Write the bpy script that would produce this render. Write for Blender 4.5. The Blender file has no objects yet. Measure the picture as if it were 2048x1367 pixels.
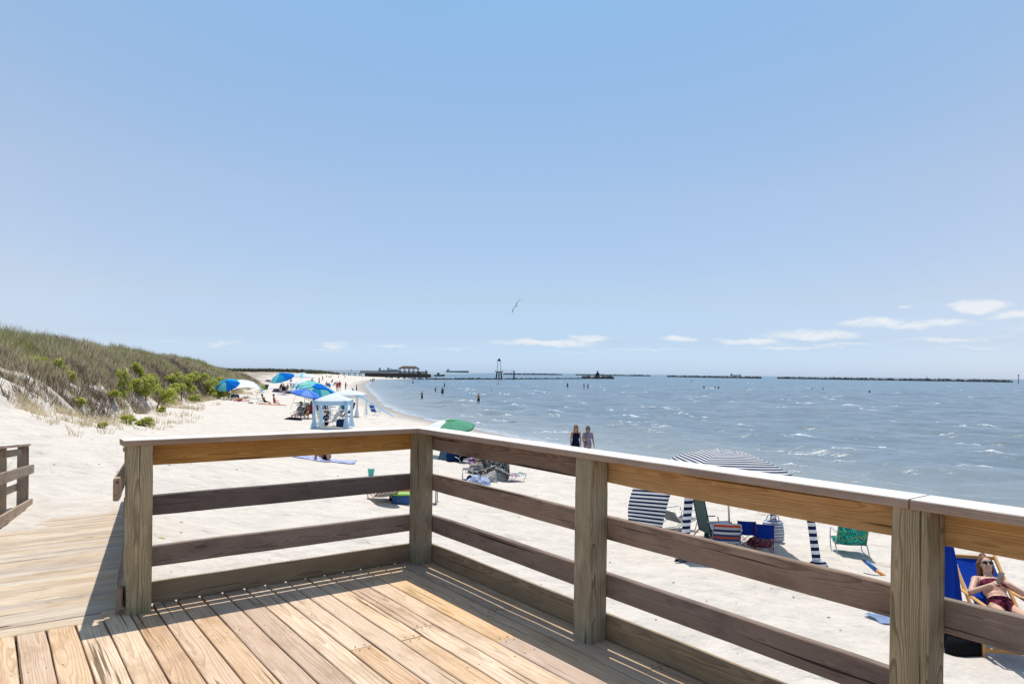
import bpy, bmesh, math, random
import numpy as np
from mathutils import Vector, Matrix, Euler
random.seed(7); np.random.seed(7)
R = math.radians
scene = bpy.context.scene
COL = scene.collection

# ------------------------------------------------------------------ helpers
class MB:
    """collects shapes for ONE mesh object"""
    def __init__(s):
        s.v = []; s.f = []; s.m = []; s.gc = []; s.tint = []
    def add(s, verts, faces, mat=0, gc=None, tint=(0, 0, 0)):
        b = len(s.v)
        s.v += [tuple(p) for p in verts]
        s.f += [tuple(i + b for i in f) for f in faces]
        s.m += [mat] * len(faces)
        s.gc += [tuple(g) for g in gc] if gc is not None else [(0, 0, 0)] * len(verts)
        s.tint += [tint] * len(verts)
    def box(s, c, size, rot=None, mat=0, bevel=0.0):
        hx, hy, hz = size[0] / 2, size[1] / 2, size[2] / 2
        M = rot if rot is not None else Matrix.Identity(3)
        if bevel <= 0:
            vs = [Vector((x, y, z)) for x in (-hx, hx) for y in (-hy, hy) for z in (-hz, hz)]
            fs = [(0, 1, 3, 2), (4, 6, 7, 5), (0, 4, 5, 1), (2, 3, 7, 6), (0, 2, 6, 4), (1, 5, 7, 3)]
            s.add([Vector(c) + M @ p for p in vs], fs, mat)
        else:
            b = min(bevel, hx * .9, hy * .9, hz * .9)
            prof = [(hx, hy - b), (hx - b, hy), (-hx + b, hy), (-hx, hy - b), (-hx, -hy + b), (-hx + b, -hy), (hx - b, -hy), (hx, -hy + b)]
            vs = []
            for z, k in ((-hz, b), (-hz + b, 0), (hz - b, 0), (hz, b)):
                for x, y in prof:
                    vs.append(Vector((x - math.copysign(min(k, abs(x)), x), y - math.copysign(min(k, abs(y)), y), z)))
            fs = []
            for k in range(3):
                for i in range(8):
                    j = (i + 1) % 8
                    fs.append((k * 8 + i, k * 8 + j, k * 8 + 8 + j, k * 8 + 8 + i))
            fs.append(tuple(range(7, -1, -1))); fs.append(tuple(range(24, 32)))
            s.add([Vector(c) + M @ p for p in vs], fs, mat)
    def tube(s, pts, r, n=8, mat=0, caps=True):
        pts = [Vector(p) for p in pts]
        rs = r if isinstance(r, (list, tuple)) else [r] * len(pts)
        vs = []; fs = []
        prev = None
        for i, p in enumerate(pts):
            d = (pts[min(i + 1, len(pts) - 1)] - pts[max(i - 1, 0)])
            d = d.normalized() if d.length > 1e-9 else Vector((0, 0, 1))
            if prev is None:
                a = d.orthogonal().normalized()
            else:
                a = (prev - d * prev.dot(d)); a = a.normalized() if a.length > 1e-6 else d.orthogonal().normalized()
            prev = a; b = d.cross(a)
            for k in range(n):
                t = 2 * math.pi * k / n
                vs.append(p + (a * math.cos(t) + b * math.sin(t)) * rs[i])
        for i in range(len(pts) - 1):
            for k in range(n):
                j = (k + 1) % n
                fs.append((i * n + k, i * n + j, i * n + n + j, i * n + n + k))
        if caps:
            fs.append(tuple(range(n - 1, -1, -1))); q = (len(pts) - 1) * n; fs.append(tuple(range(q, q + n)))
        s.add(vs, fs, mat)
    def ell(s, c, r, rot=None, mat=0, nu=12, nv=8):
        M = rot if rot is not None else Matrix.Identity(3)
        vs = [Vector(c) + M @ Vector((0, 0, -r[2]))]
        for j in range(1, nv):
            ph = -math.pi / 2 + math.pi * j / nv
            for i in range(nu):
                t = 2 * math.pi * i / nu
                vs.append(Vector(c) + M @ Vector((r[0] * math.cos(ph) * math.cos(t), r[1] * math.cos(ph) * math.sin(t), r[2] * math.sin(ph))))
        vs.append(Vector(c) + M @ Vector((0, 0, r[2])))
        fs = []
        for i in range(nu):
            fs.append((0, 1 + (i + 1) % nu, 1 + i))
        for j in range(nv - 2):
            for i in range(nu):
                a = 1 + j * nu + i; b = 1 + j * nu + (i + 1) % nu
                fs.append((a, b, b + nu, a + nu))
        q = 1 + (nv - 2) * nu; e = len(vs) - 1
        for i in range(nu):
            fs.append((q + i, q + (i + 1) % nu, e))
        s.add(vs, fs, mat)
    def grid(s, fn, nu, nv, mat=0, matfn=None):
        """fn(u,v) -> point, u,v in 0..1"""
        vs = [fn(i / nu, j / nv) for j in range(nv + 1) for i in range(nu + 1)]
        for j in range(nv):
            pass
        b = len(s.v)
        s.v += [tuple(p) for p in vs]; s.gc += [(i / nu, j / nv, 0) for j in range(nv + 1) for i in range(nu + 1)]; s.tint += [(0, 0, 0)] * len(vs)
        for j in range(nv):
            for i in range(nu):
                a = b + j * (nu + 1) + i
                s.f.append((a, a + 1, a + nu + 2, a + nu + 1))
                s.m.append(matfn((i + .5) / nu, (j + .5) / nv) if matfn else mat)
    def build(s, name, mats, parent=None, smooth=False, attrs=False):
        me = bpy.data.meshes.new(name)
        me.from_pydata(s.v, [], s.f)
        for m in (mats if isinstance(mats, (list, tuple)) else [mats]):
            me.materials.append(m)
        me.polygons.foreach_set('material_index', s.m)
        if attrs:
            a = me.attributes.new('gc', 'FLOAT_VECTOR', 'POINT'); a.data.foreach_set('vector', np.array(s.gc, 'f').ravel())
            a = me.attributes.new('tint', 'FLOAT_VECTOR', 'POINT'); a.data.foreach_set('vector', np.array(s.tint, 'f').ravel())
        me.polygons.foreach_set('use_smooth', [smooth] * len(s.f))
        me.update()
        o = bpy.data.objects.new(name, me); COL.objects.link(o)
        if parent: o.parent = parent
        return o

def tag(o, label=None, cat=None, group=None, kind=None):
    if label: o['label'] = label
    if cat: o['category'] = cat
    if group: o['group'] = group
    if kind: o['kind'] = kind
    return o
def thing(name, label, cat, loc=(0, 0, 0), rz=0.0, group=None, rot=None):
    o = bpy.data.objects.new(name, None); COL.objects.link(o)
    o.empty_display_size = .1
    o.location = loc; o.rotation_euler = rot if rot else (0, 0, rz)
    return tag(o, label, cat, group)
def copy_tree(o, parent=None):
    c = o.copy(); COL.objects.link(c)
    if parent: c.parent = parent
    for ch in list(o.children): copy_tree(ch, c)
    return c
def rotm(x=0, y=0, z=0):
    return Euler((x, y, z)).to_matrix()

# ------------------------------------------------------------------ camera (eye 1.5 m above the deck, at the origin)
F_PX = 1413.4; ROLL = math.atan(20 / 1578.0); CX, HY = 1024.0, 745.0; EYE = 1.5
cam = bpy.data.cameras.new('camera'); camo = bpy.data.objects.new('camera', cam); COL.objects.link(camo)
cam.sensor_width = 36; cam.lens = F_PX / 2048 * 36; cam.shift_y = (HY - 683.5) / 2048
cam.clip_start = .05; cam.clip_end = 60000
camo.location = (0, 0, EYE); camo.rotation_euler = (math.pi / 2, -ROLL, 0)
scene.camera = camo

# ------------------------------------------------------------------ node helper
class NT:
    def __init__(s, nt): s.t = nt; s.n = nt.nodes; s.l = nt.links
    def node(s, typ, ins=None, **kw):
        n = s.n.new(typ)
        for k, v in kw.items(): setattr(n, k, v)
        for k, v in (ins or {}).items():
            sock = n.inputs[k]
            if isinstance(v, bpy.types.NodeSocket): s.l.new(v, sock)
            elif isinstance(v, bpy.types.Node): s.l.new(v.outputs[0], sock)
            else: sock.default_value = v
        return n
    def math(s, op, a, b=None, c=None, clamp=False):
        n = s.node('ShaderNodeMath', operation=op, use_clamp=clamp)
        for i, v in enumerate((a, b, c)):
            if v is None: continue
            if isinstance(v, bpy.types.NodeSocket): s.l.new(v, n.inputs[i])
            else: n.inputs[i].default_value = v
        return n.outputs[0]
    def mix(s, fac, a, b, blend='MIX'):
        n = s.node('ShaderNodeMix', data_type='RGBA', blend_type=blend)
        for i, v in ((0, fac), (6, a), (7, b)):
            if isinstance(v, bpy.types.NodeSocket): s.l.new(v, n.inputs[i])
            else: n.inputs[i].default_value = v if i == 0 else (tuple(v) + (1,) if len(v) == 3 else v)
        return n.outputs[2]
    def ramp(s, fac, stops, interp='LINEAR'):
        n = s.node('ShaderNodeValToRGB', {0: fac}); cr = n.color_ramp; cr.interpolation = interp
        while len(cr.elements) < len(stops): cr.elements.new(.5)
        for e, (p, c) in zip(cr.elements, stops):
            e.position = p; e.color = (c, c, c, 1) if isinstance(c, (int, float)) else tuple(c) + (1,)
        return n.outputs[0]
    def noise(s, vec, scale=1, detail=2, rough=.5, dist=0, out=0):
        return s.node('ShaderNodeTexNoise', {'Vector': vec, 'Scale': scale, 'Detail': detail, 'Roughness': rough, 'Distortion': dist}).outputs[out]
    def vmul(s, vec, m):
        n = s.node('ShaderNodeVectorMath', operation='MULTIPLY'); s.l.new(vec, n.inputs[0])
        if isinstance(m, bpy.types.NodeSocket): s.l.new(m, n.inputs[1])
        else: n.inputs[1].default_value = m
        return n.outputs[0]
    def vadd(s, a, b):
        n = s.node('ShaderNodeVectorMath', operation='ADD')
        for i, v in enumerate((a, b)):
            if isinstance(v, bpy.types.NodeSocket): s.l.new(v, n.inputs[i])
            else: n.inputs[i].default_value = v
        return n.outputs[0]
    def bump(s, h, strength=.3, dist=.01, normal=None):
        n = s.node('ShaderNodeBump', {'Height': h, 'Strength': strength, 'Distance': dist})
        if normal is not None: s.l.new(normal, n.inputs['Normal'])
        return n.outputs[0]

def new_mat(name):
    m = bpy.data.materials.new(name); m.use_nodes = True
    nt = NT(m.node_tree); nt.n.clear()
    out = nt.node('ShaderNodeOutputMaterial'); bs = nt.node('ShaderNodeBsdfPrincipled')
    nt.l.new(bs.outputs[0], out.inputs[0])
    return m, nt, bs
def setp(nt, bs, **kw):
    names = {'color': 'Base Color', 'rough': 'Roughness', 'metal': 'Metallic', 'normal': 'Normal', 'spec': 'Specular IOR Level', 'ior': 'IOR', 'sheen': 'Sheen Weight', 'alpha': 'Alpha', 'sss': 'Subsurface Weight', 'trans': 'Transmission Weight'}
    for k, v in kw.items():
        s = bs.inputs[names[k]]
        if isinstance(v, bpy.types.NodeSocket): nt.l.new(v, s)
        else: s.default_value = tuple(v) + (1,) if isinstance(v, tuple) and len(v) == 3 else v

_mc = {}
def plain(name, col, rough=.7, var=.12, scale=9.0, metal=0.0, spec=.3, bump=0.0):
    """a real surface colour with soft mottling"""
    if name in _mc: return _mc[name]
    m, nt, bs = new_mat(name)
    tc = nt.node('ShaderNodeTexCoord').outputs['Object']
    n = nt.noise(tc, scale, 3, .6)
    c = nt.mix(n, tuple(x * (1 - var) for x in col), tuple(min(1, x * (1 + var)) for x in col))
    setp(nt, bs, color=c, rough=rough, metal=metal, spec=spec)
    if bump: setp(nt, bs, normal=nt.bump(nt.noise(tc, scale * 4, 3), bump, .02))
    _mc[name] = m; return m
def cloth(name, col, var=.1, transl=.25, scale=6.0, wrinkle=.4):
    """thin fabric: some sun shines through"""
    if name in _mc: return _mc[name]
    m = bpy.data.materials.new(name); m.use_nodes = True; nt = NT(m.node_tree); nt.n.clear()
    out = nt.node('ShaderNodeOutputMaterial')
    tc = nt.node('ShaderNodeTexCoord').outputs['Object']
    n = nt.noise(tc, scale, 3, .6)
    c = nt.mix(n, tuple(x * (1 - var) for x in col), tuple(min(1, x * (1 + var)) for x in col))
    bp = nt.bump(nt.noise(nt.vmul(tc, (1, 1, .35)), scale * 1.5, 2), wrinkle, .03)
    d = nt.node('ShaderNodeBsdfDiffuse', {'Color': c, 'Normal': bp}); t = nt.node('ShaderNodeBsdfTranslucent', {'Color': c, 'Normal': bp})
    mx = nt.node('ShaderNodeMixShader', {0: transl, 1: d.outputs[0], 2: t.outputs[0]})
    nt.l.new(mx.outputs[0], out.inputs[0]); _mc[name] = m; return m
def pattern_cloth(name, cols, scale=10.0, axis=None, transl=.1, kind='VORONOI'):
    """printed fabric: cells or stripes of the given colours"""
    if name in _mc: return _mc[name]
    m = bpy.data.materials.new(name); m.use_nodes = True; nt = NT(m.node_tree); nt.n.clear()
    out = nt.node('ShaderNodeOutputMaterial'); tc = nt.node('ShaderNodeTexCoord').outputs['Object']
    k = len(cols)
    if kind == 'STRIPE':
        sep = nt.node('ShaderNodeSeparateXYZ', {0: tc}); co = sep.outputs[axis]
        f = nt.math('FRACT', nt.math('MULTIPLY', co, scale))
    elif kind == 'NOISE':
        f = nt.math('FRACT', nt.math('MULTIPLY', nt.noise(tc, scale, 2, .5, 1.0), 3.0))
    else:
        v = nt.node('ShaderNodeTexVoronoi', {'Vector': tc, 'Scale': scale}); f = nt.node('ShaderNodeSeparateColor', {0: v.outputs['Color']}).outputs[0]
    c = nt.ramp(f, [(i / k, cols[i]) for i in range(k)], 'CONSTANT')
    bp = nt.bump(nt.noise(tc, 9, 2), .4, .02)
    d = nt.node('ShaderNodeBsdfDiffuse', {'Color': c, 'Normal': bp}); t = nt.node('ShaderNodeBsdfTranslucent', {'Color': c, 'Normal': bp})
    mx = nt.node('ShaderNodeMixShader', {0: transl, 1: d.outputs[0], 2: t.outputs[0]})
    nt.l.new(mx.outputs[0], out.inputs[0]); _mc[name] = m; return m

# ------------------------------------------------------------------ sun and sky
SUN_EL, SUN_AZ = R(70.5), R(3.0)          # straight ahead over the water, a touch to the right
sd = Vector((math.sin(SUN_AZ) * math.cos(SUN_EL), math.cos(SUN_AZ) * math.cos(SUN_EL), math.sin(SUN_EL)))
sl = bpy.data.lights.new('sun', 'SUN'); sl.energy = 4.4; sl.angle = R(.53); sl.color = (1, .955, .89)
so = bpy.data.objects.new('sun', sl); COL.objects.link(so)
so.rotation_euler = (-sd).to_track_quat('-Z', 'Y').to_euler()
w = bpy.data.worlds.new('World'); scene.world = w; w.use_nodes = True
nt = NT(w.node_tree); nt.n.clear()
out = nt.node('ShaderNodeOutputWorld'); bg = nt.node('ShaderNodeBackground')
sky = nt.node('ShaderNodeTexSky', sky_type='NISHITA', sun_disc=False, sun_elevation=SUN_EL, sun_rotation=SUN_AZ, altitude=0, air_density=1.0, dust_density=.6, ozone_density=1.6)
tc = nt.node('ShaderNodeTexCoord').outputs['Generated']
xyz = nt.node('ShaderNodeSeparateXYZ', {0: tc})
X, Y, Z = xyz.outputs
hor = nt.math('SQRT', nt.math('ADD', nt.math('MULTIPLY', X, X), nt.math('MULTIPLY', Y, Y)))
el = nt.math('DIVIDE', Z, nt.math('MAXIMUM', hor, .01))            # tan(elevation)
az = nt.math('DIVIDE', X, nt.math('MAXIMUM', Y, .01))              # tan(azimuth) from the sea direction
hz = nt.node('ShaderNodeMapRange', {0: el, 1: 0.0, 2: .55, 3: 1.0, 4: 0.0}, clamp=True).outputs[0]
# summer haze: paler towards the horizon
hzr = nt.ramp(nt.math('MULTIPLY', el, 1 / .6, clamp=True), [(.0035 / .6, (.43, .59, 1.0)), (.0177 / .6, (.41, .545, .885)), (.046 / .6, (.40, .47, .675)), (.1026 / .6, (.495, .497, .56)), (.244 / .6, (.622, .603, .588)), (.513 / .6, (.616, .724, .70)), (1.0, (.616, .724, .70))])
base = nt.mix(1.0, nt.mix(1.0, sky.outputs[0], hzr, 'MULTIPLY'), (1 / .7, 1 / .7, 1 / .7), 'MULTIPLY')
side = nt.math('MINIMUM', nt.math('MULTIPLY', nt.math('MULTIPLY', az, az), 2.0), 1.2)
base = nt.mix(1.0, base, nt.mix(side, (1, 1, 1), (1.21, 1.09, 1.02)), 'MULTIPLY')
HAZE_MIX = base
# low fair-weather clouds far out over the sea: soft flat-bottomed banks, broken up by noise
cv = nt.node('ShaderNodeCombineXYZ', {0: nt.math('MULTIPLY', az, 26.0), 1: nt.math('MULTIPLY', el, 95.0), 2: 3.7}).outputs[0]
n1 = nt.noise(cv, 1.0, 6, .6, .4)
cv2 = nt.node('ShaderNodeCombineXYZ', {0: nt.math('MULTIPLY', az, 7.0), 1: nt.math('MULTIPLY', el, 40.0), 2: 1.2}).outputs[0]
n2 = nt.noise(cv2, 1.0, 3, .5)
wv = nt.node('ShaderNodeCombineXYZ', {0: nt.math('MULTIPLY', az, 17.0), 1: nt.math('MULTIPLY', el, 48.0), 2: 8.1}).outputs[0]
wn = nt.node('ShaderNodeTexNoise', {'Vector': wv, 'Scale': 1.0, 'Detail': 5, 'Roughness': .62}); wsep = nt.node('ShaderNodeSeparateColor', {0: wn.outputs[1]})
az_w = nt.math('ADD', az, nt.math('MULTIPLY', nt.math('SUBTRACT', wsep.outputs[0], .5), .12)); el_w = nt.math('ADD', el, nt.math('MULTIPLY', nt.math('SUBTRACT', wsep.outputs[1], .5), .022))
env = None
for px, dy, hw, hh, st in ((1090, 60, 125, 7, .95), (1170, 68, 55, 8, 1.0), (1355, 71, 55, 7, 1.0), (1510, 66, 85, 7, .95), (1630, 78, 110, 9, 1.0), (1750, 98, 75, 9, .95), (1850, 94, 130, 9, .9), (1955, 120, 62, 12, 1.1), (2060, 106, 80, 10, 1.0), (1890, 66, 150, 6, .75), (1570, 55, 150, 5, .7), (1300, 50, 140, 4.5, .65),
        (665, 50, 45, 6, .85), (640, 41, 75, 4, .6), (765, 48, 42, 6, .7), (455, 48, 55, 5, .6), (330, 46, 60, 5, .5), (910, 45, 80, 4.5, .55), (830, 40, 70, 3.5, .5), (1940, 52, 80, 5, .7), (1700, 60, 100, 5, .65), (1830, 124, 14, 4, .8), (2200, 80, 200, 14, .9), (2500, 110, 260, 16, .9), (-300, 60, 260, 9, .6), (1180, 44, 160, 3.5, .5)):
    a_, e_ = (px - CX) / F_PX, dy / F_PX
    dx = nt.math('MULTIPLY', nt.math('SUBTRACT', az_w, a_), F_PX / hw); dz = nt.math('MULTIPLY', nt.math('SUBTRACT', el_w, e_), F_PX / hh)
    dz = nt.math('MAXIMUM', dz, nt.math('MULTIPLY', dz, 1.7)) if False else dz
    d2 = nt.math('ADD', nt.math('MULTIPLY', dx, dx), nt.math('MULTIPLY', dz, dz))
    g_ = nt.math('MULTIPLY', nt.math('EXPONENT', nt.math('MULTIPLY', d2, -.9)), st)
    env = g_ if env is None else nt.math('MAXIMUM', env, g_)
cl = nt.node('ShaderNodeMapRange', {0: nt.math('MULTIPLY', env, nt.math('ADD', .35, nt.math('ADD', nt.math('MULTIPLY', n1, .95), nt.math('MULTIPLY', n2, .4)))), 1: .30, 2: 1.05, 3: 0.0, 4: 1.0}, clamp=True, interpolation_type='SMOOTHSTEP').outputs[0]
skyc = nt.mix(nt.math('MULTIPLY', cl, .85), base, (5.75, 5.95, 6.15))
nt.l.new(skyc, bg.inputs[0]); bg.inputs[1].default_value = .15
nt.l.new(bg.outputs[0], out.inputs[0])
scene.view_settings.view_transform = 'Standard'; scene.view_settings.look = 'None'; scene.view_settings.exposure = 0
scene.render.engine = 'CYCLES'
scene.cycles.max_bounces = 6; scene.cycles.diffuse_bounces = 3; scene.cycles.glossy_bounces = 3; scene.cycles.transparent_max_bounces = 6
scene.cycles.sample_clamp_indirect = 6
# ------------------------------------------------------------------ the beach as a height field
def smooth_table(pts, lo=-60, hi=520, step=1.0, sig=5):
    p = np.array(pts, float); y = np.arange(lo, hi, step)
    v = np.interp(y, p[:, 0], p[:, 1])
    k = np.exp(-.5 * (np.arange(-3 * sig, 3 * sig + 1) / sig) ** 2); k /= k.sum()
    v = np.convolve(np.pad(v, 3 * sig, mode='edge'), k, mode='valid')
    return lambda q: np.interp(q, y, v)
T_SHORE = smooth_table([(-60, 50), (-10, 27), (4.5, 20), (24, 10.4), (60, -7.3), (69, -11), (90, -17.2), (119, -23.5), (200, -42), (250, -51), (330, -64), (358, -64), (372, -46), (388, -40), (410, -55), (520, -120)], sig=4)
T_BASE = smooth_table([(-60, -6), (5, -11.5), (12, -13), (20, -14.8), (32, -18.2), (50, -24.5), (74, -30.5), (110, -40), (200, -64), (300, -88), (380, -102), (520, -135)])
T_ZB = smooth_table([(-60, .2), (5, .15), (12, .25), (20, .55), (26, -.25), (32, -.95), (50, -1.15), (74, -1.45), (110, -1.3), (200, -1.1), (380, -.6), (520, -.6)], sig=3)
T_CREST = smooth_table([(-60, -18), (5, -19), (20, -22), (34, -25.5), (50, -30), (65, -34), (85, -38.5), (110, -46), (200, -77), (380, -128), (520, -170)])
T_ZC = smooth_table([(-60, 3.2), (20, 3.25), (34, 3.2), (50, 2.6), (65, 2.6), (85, 2.0), (110, 1.0), (140, .3), (200, .0), (380, .3), (520, .3)])
ZW = -2.62

def vnoise(x, y, seed=0):
    """smooth value noise, numpy"""
    xi = np.floor(x).astype(np.int64); yi = np.floor(y).astype(np.int64); xf = x - xi; yf = y - yi
    def h(a, b):
        n = (a * 374761393 + b * 668265263 + seed * 982451653) & 0x7fffffff
        n = ((n ^ (n >> 13)) * 1274126177) & 0x7fffffff
        return ((n ^ (n >> 16)) & 0xffff) / 65535.0
    u = xf * xf * (3 - 2 * xf); v = yf * yf * (3 - 2 * yf)
    return (h(xi, yi) * (1 - u) + h(xi + 1, yi) * u) * (1 - v) + (h(xi, yi + 1) * (1 - u) + h(xi + 1, yi + 1) * u) * v
def fbm(x, y, oct=4, seed=0):
    a = 0; s = .5
    for o in range(oct):
        a = a + s * vnoise(x * 2 ** o, y * 2 ** o, seed + o); s *= .5
    return a

def land_z(x, y, detail=True):
    x = np.asarray(x, float); y = np.asarray(y, float)
    xs = T_SHORE(y); xb = T_BASE(y); zb = T_ZB(y); xc = T_CREST(y); zc = T_ZC(y)
    if detail:
        wob = (fbm(x * .22 + 9, y * .22, 3, 3) - .45) * 3.2
        xb = xb + wob
    t = (x - xs) / np.minimum(xb - xs, -1.0)
    z0 = np.interp(t, [0, .1, .2, .3, .5], [ZW + .02, -2.47, -2.36, -2.08, -1.78])
    s = np.clip((t - .5) / .5, 0, 1)
    z1 = -1.78 + (zb + 1.78) * s ** 1.3
    z = np.where(t < .5, z0, z1)
    z = np.where(t < 0, np.maximum(ZW + .02 - (x - xs) * .06, -4.6), z)
    # dune face
    q = np.clip((x - xb) / np.minimum(xc - xb, -.5), 0, 3)
    qq = np.clip(q, 0, 1); face = qq ** .8 * (1 - .25 * qq) / .75
    zd = zb + (zc - zb) * face
    back = np.clip(q - 1, 0, 2)
    zd = zd - back ** 1.2 * np.maximum(.5, (zc + .8)) * .5
    if detail:
        zd = zd + np.clip(q * 2, 0, 1) * (fbm(x * .3, y * .3, 4, 11) - .47) * 1.3
    z = np.where(x < xb, zd, z)
    # planted bank behind the jetty, then open water
    far = np.clip((y - 364) / 16, 0, 1) * np.clip((-100 - x) / 16, 0, 1)
    z = z + far * (.75 - z) * .9
    off = np.clip((y - 425) / 25, 0, 1)
    z = z * (1 - off) + off * -5
    if detail:
        r = np.hypot(x, y)
        z = z + (fbm(x * .8, y * .8, 3, 5) - .45) * .10 * np.clip(t * 4, 0, 1) + (fbm(x * 3.1, y * 3.1, 2, 8) - .4) * .045 * np.clip(t * 6, 0, 1) * np.clip(1.6 - r / 40, 0, 1)
        near = np.clip(1.5 - r / 30, 0, 1) * np.clip(t * 6, 0, 1)
        d1 = vnoise(x * 2.6 + 7, y * 2.6, 91); d2 = vnoise(x * 5.3, y * 5.3 + 3, 92)
        z = z - near * (.085 * np.clip(.42 - d1, 0, 1) ** .8 + .05 * np.clip(.4 - d2, 0, 1))
        mid = np.clip(1.3 - r / 90, 0, 1) * np.clip(t * 6, 0, 1)
        z = z - mid * .10 * np.clip(.45 - vnoise(x * 1.1, y * 1.1, 93), 0, 1)
    return z
def gz(x, y): return float(land_z(np.array([x]), np.array([y]))[0])

# view helper used only to read positions off the photograph: pixel (2048 wide) -> point standing on the beach or water
def ray(px, py):
    dx, dy = px - CX, py - HY; c, s = math.cos(ROLL), math.sin(ROLL)
    return (dx * c + dy * s) / F_PX, -(-dx * s + dy * c) / F_PX
def at_depth(px, py, d):
    a, b = ray(px, py); return Vector((a * d, d, EYE + b * d))
def on_land(px, py, water=False):
    a, b = ray(px, py); ds = np.exp(np.linspace(math.log(3.0), math.log(600), 5000))
    z = land_z(a * ds, ds)
    if water: z = np.maximum(z, ZW)
    hit = np.nonzero(EYE + b * ds <= z)[0]
    d = ds[hit[0]] if len(hit) else 400.0
    return Vector((a * d, d, EYE + b * d))
def on_water(px, py):
    a, b = ray(px, py); d = (EYE - ZW) / max(-b, 1e-4); return Vector((a * d, d, ZW))

# sand material
m, nt, bs = new_mat('sand')
pos = nt.node('ShaderNodeNewGeometry').outputs['Position']
n1 = nt.noise(pos, .35, 4, .6); n2 = nt.noise(pos, 6, 4, .6); n3 = nt.noise(pos, 220, 2, .7)
c = nt.mix(n1, (.625, .56, .485), (.70, .64, .56))
c = nt.mix(nt.math('MULTIPLY', nt.ramp(n2, [(.45, 0), (.75, 1)]), .22), c, (.46, .41, .355))
c = nt.mix(nt.math('MULTIPLY', nt.ramp(n3, [(.3, 1), (.5, 0)]), .3), c, (.46, .40, .34))
wet = nt.node('ShaderNodeAttribute', attribute_name='wet').outputs['Fac']
c = nt.mix(wet, c, (.31, .262, .21))
wrack = nt.math('MULTIPLY', nt.ramp(nt.noise(nt.vmul(pos, (1, 1, 0)), 1.4, 5, .7), [(.56, 0), (.66, 1)]), nt.node('ShaderNodeAttribute', attribute_name='wrack').outputs['Fac'])
c = nt.mix(nt.math('MULTIPLY', wrack, .7), c, (.26, .20, .14))
lit = nt.node('ShaderNodeAttribute', attribute_name='litter').outputs['Fac']
c = nt.mix(nt.math('MULTIPLY', lit, nt.math('ADD', .35, nt.math('MULTIPLY', n2, .8)), clamp=True), c, nt.mix(n3, (.14, .105, .07), (.30, .235, .16)))
n4 = nt.noise(pos, 1.7, 5, .65)
c = nt.mix(nt.math('MULTIPLY', nt.ramp(n4, [(.44, 1), (.56, 0)]), .22), c, (.40, .365, .335))  # cool grey shadow tone of trampled sand, painted in as mottling
feet = nt.node('ShaderNodeTexVoronoi', {'Vector': nt.vadd(pos, nt.vmul(nt.noise(pos, 3, 2, out=1), (.25, .25, 0))), 'Scale': 2.6}).outputs[0]
h = nt.math('ADD', nt.math('MULTIPLY', nt.ramp(feet, [(.0, 0), (.32, .8), (.6, 1)]), .035), nt.math('ADD', nt.math('MULTIPLY', n2, .05), nt.math('MULTIPLY', n3, .004)))
dry = nt.math('SUBTRACT', 1.0, nt.math('MULTIPLY', wet, .85))
nrm = nt.node('ShaderNodeBump', {'Height': nt.math('MULTIPLY', h, dry), 'Strength': 1.0, 'Distance': 1.3}).outputs[0]
rough = nt.math('SUBTRACT', .95, nt.math('MULTIPLY', wet, .55))
setp(nt, bs, color=c, rough=rough, normal=nrm, spec=.25)
SAND = m

def polar_mesh(name, angs, rads, zfn, mat, attrs=None):
    A, Rr = np.meshgrid(angs, rads); x = np.sin(A) * Rr; y = np.cos(A) * Rr
    z, at = zfn(x, y, Rr, A)
    na, nr = len(angs), len(rads)
    me = bpy.data.meshes.new(name)
    co = np.stack([x.ravel(), y.ravel(), z.ravel()], 1).astype('f')
    idx = np.arange(na * nr).reshape(nr, na)
    q = np.stack([idx[:-1, :-1], idx[1:, :-1], idx[1:, 1:], idx[:-1, 1:]], -1).reshape(-1, 4)
    me.vertices.add(len(co)); me.vertices.foreach_set('co', co.ravel())
    me.loops.add(q.size); me.loops.foreach_set('vertex_index', q.ravel().astype(np.int32))
    me.polygons.add(len(q)); me.polygons.foreach_set('loop_start', np.arange(0, q.size, 4, dtype=np.int32))
    me.polygons.foreach_set('use_smooth', np.ones(len(q), bool))
    me.update(calc_edges=True); me.validate()
    # orient upward
    for k, v in at.items():
        a = me.attributes.new(k, 'FLOAT', 'POINT'); a.data.foreach_set('value', v.ravel().astype('f'))
    me.materials.append(mat)
    o = bpy.data.objects.new(name, me); COL.objects.link(o)
    if len(me.polygons) and me.polygons[len(me.polygons) // 2].normal.z < 0: me.flip_normals()
    return o
def land_fn(x, y, r, a):
    z = land_z(x, y)
    xs = T_SHORE(y); d = xs - x + (fbm(x * .5, y * .12, 3, 4) - .45) * 2.0
    k = np.clip(1 + y / 120, 1, 2.2)
    wet = np.clip(1.0 - (d - 0.3) / (2.2 * k), 0, 1)
    wr = np.exp(-((d - 4.2 * k) / (1.6 * k)) ** 2) + .55 * np.exp(-((d - 8.5) / 1.8) ** 2)
    q = (x - T_BASE(y)) / np.minimum(T_CREST(y) - T_BASE(y), -.5); veg = np.clip((fbm(x * .4, y * .4, 4, 44) - .42) * 3.0 + np.clip(q, 0, 1) * 1.6 - .25 - .7 * np.clip((31 - y) / 5, 0, 1) * np.clip((.6 - q) * 3, 0, 1), 0, 1) * (q > -.1)
    return z, {'wet': wet, 'wrack': wr, 'litter': veg}
rad = np.concatenate([np.exp(np.linspace(math.log(1.2), math.log(4), 24))[:-1], np.exp(np.linspace(math.log(4), math.log(70), 420))[:-1], np.exp(np.linspace(math.log(70), math.log(700), 130))])
beach = polar_mesh('beach', np.radians(np.linspace(-62, 62, 620)), rad, land_fn, SAND)
tag(beach, kind='structure')

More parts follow.
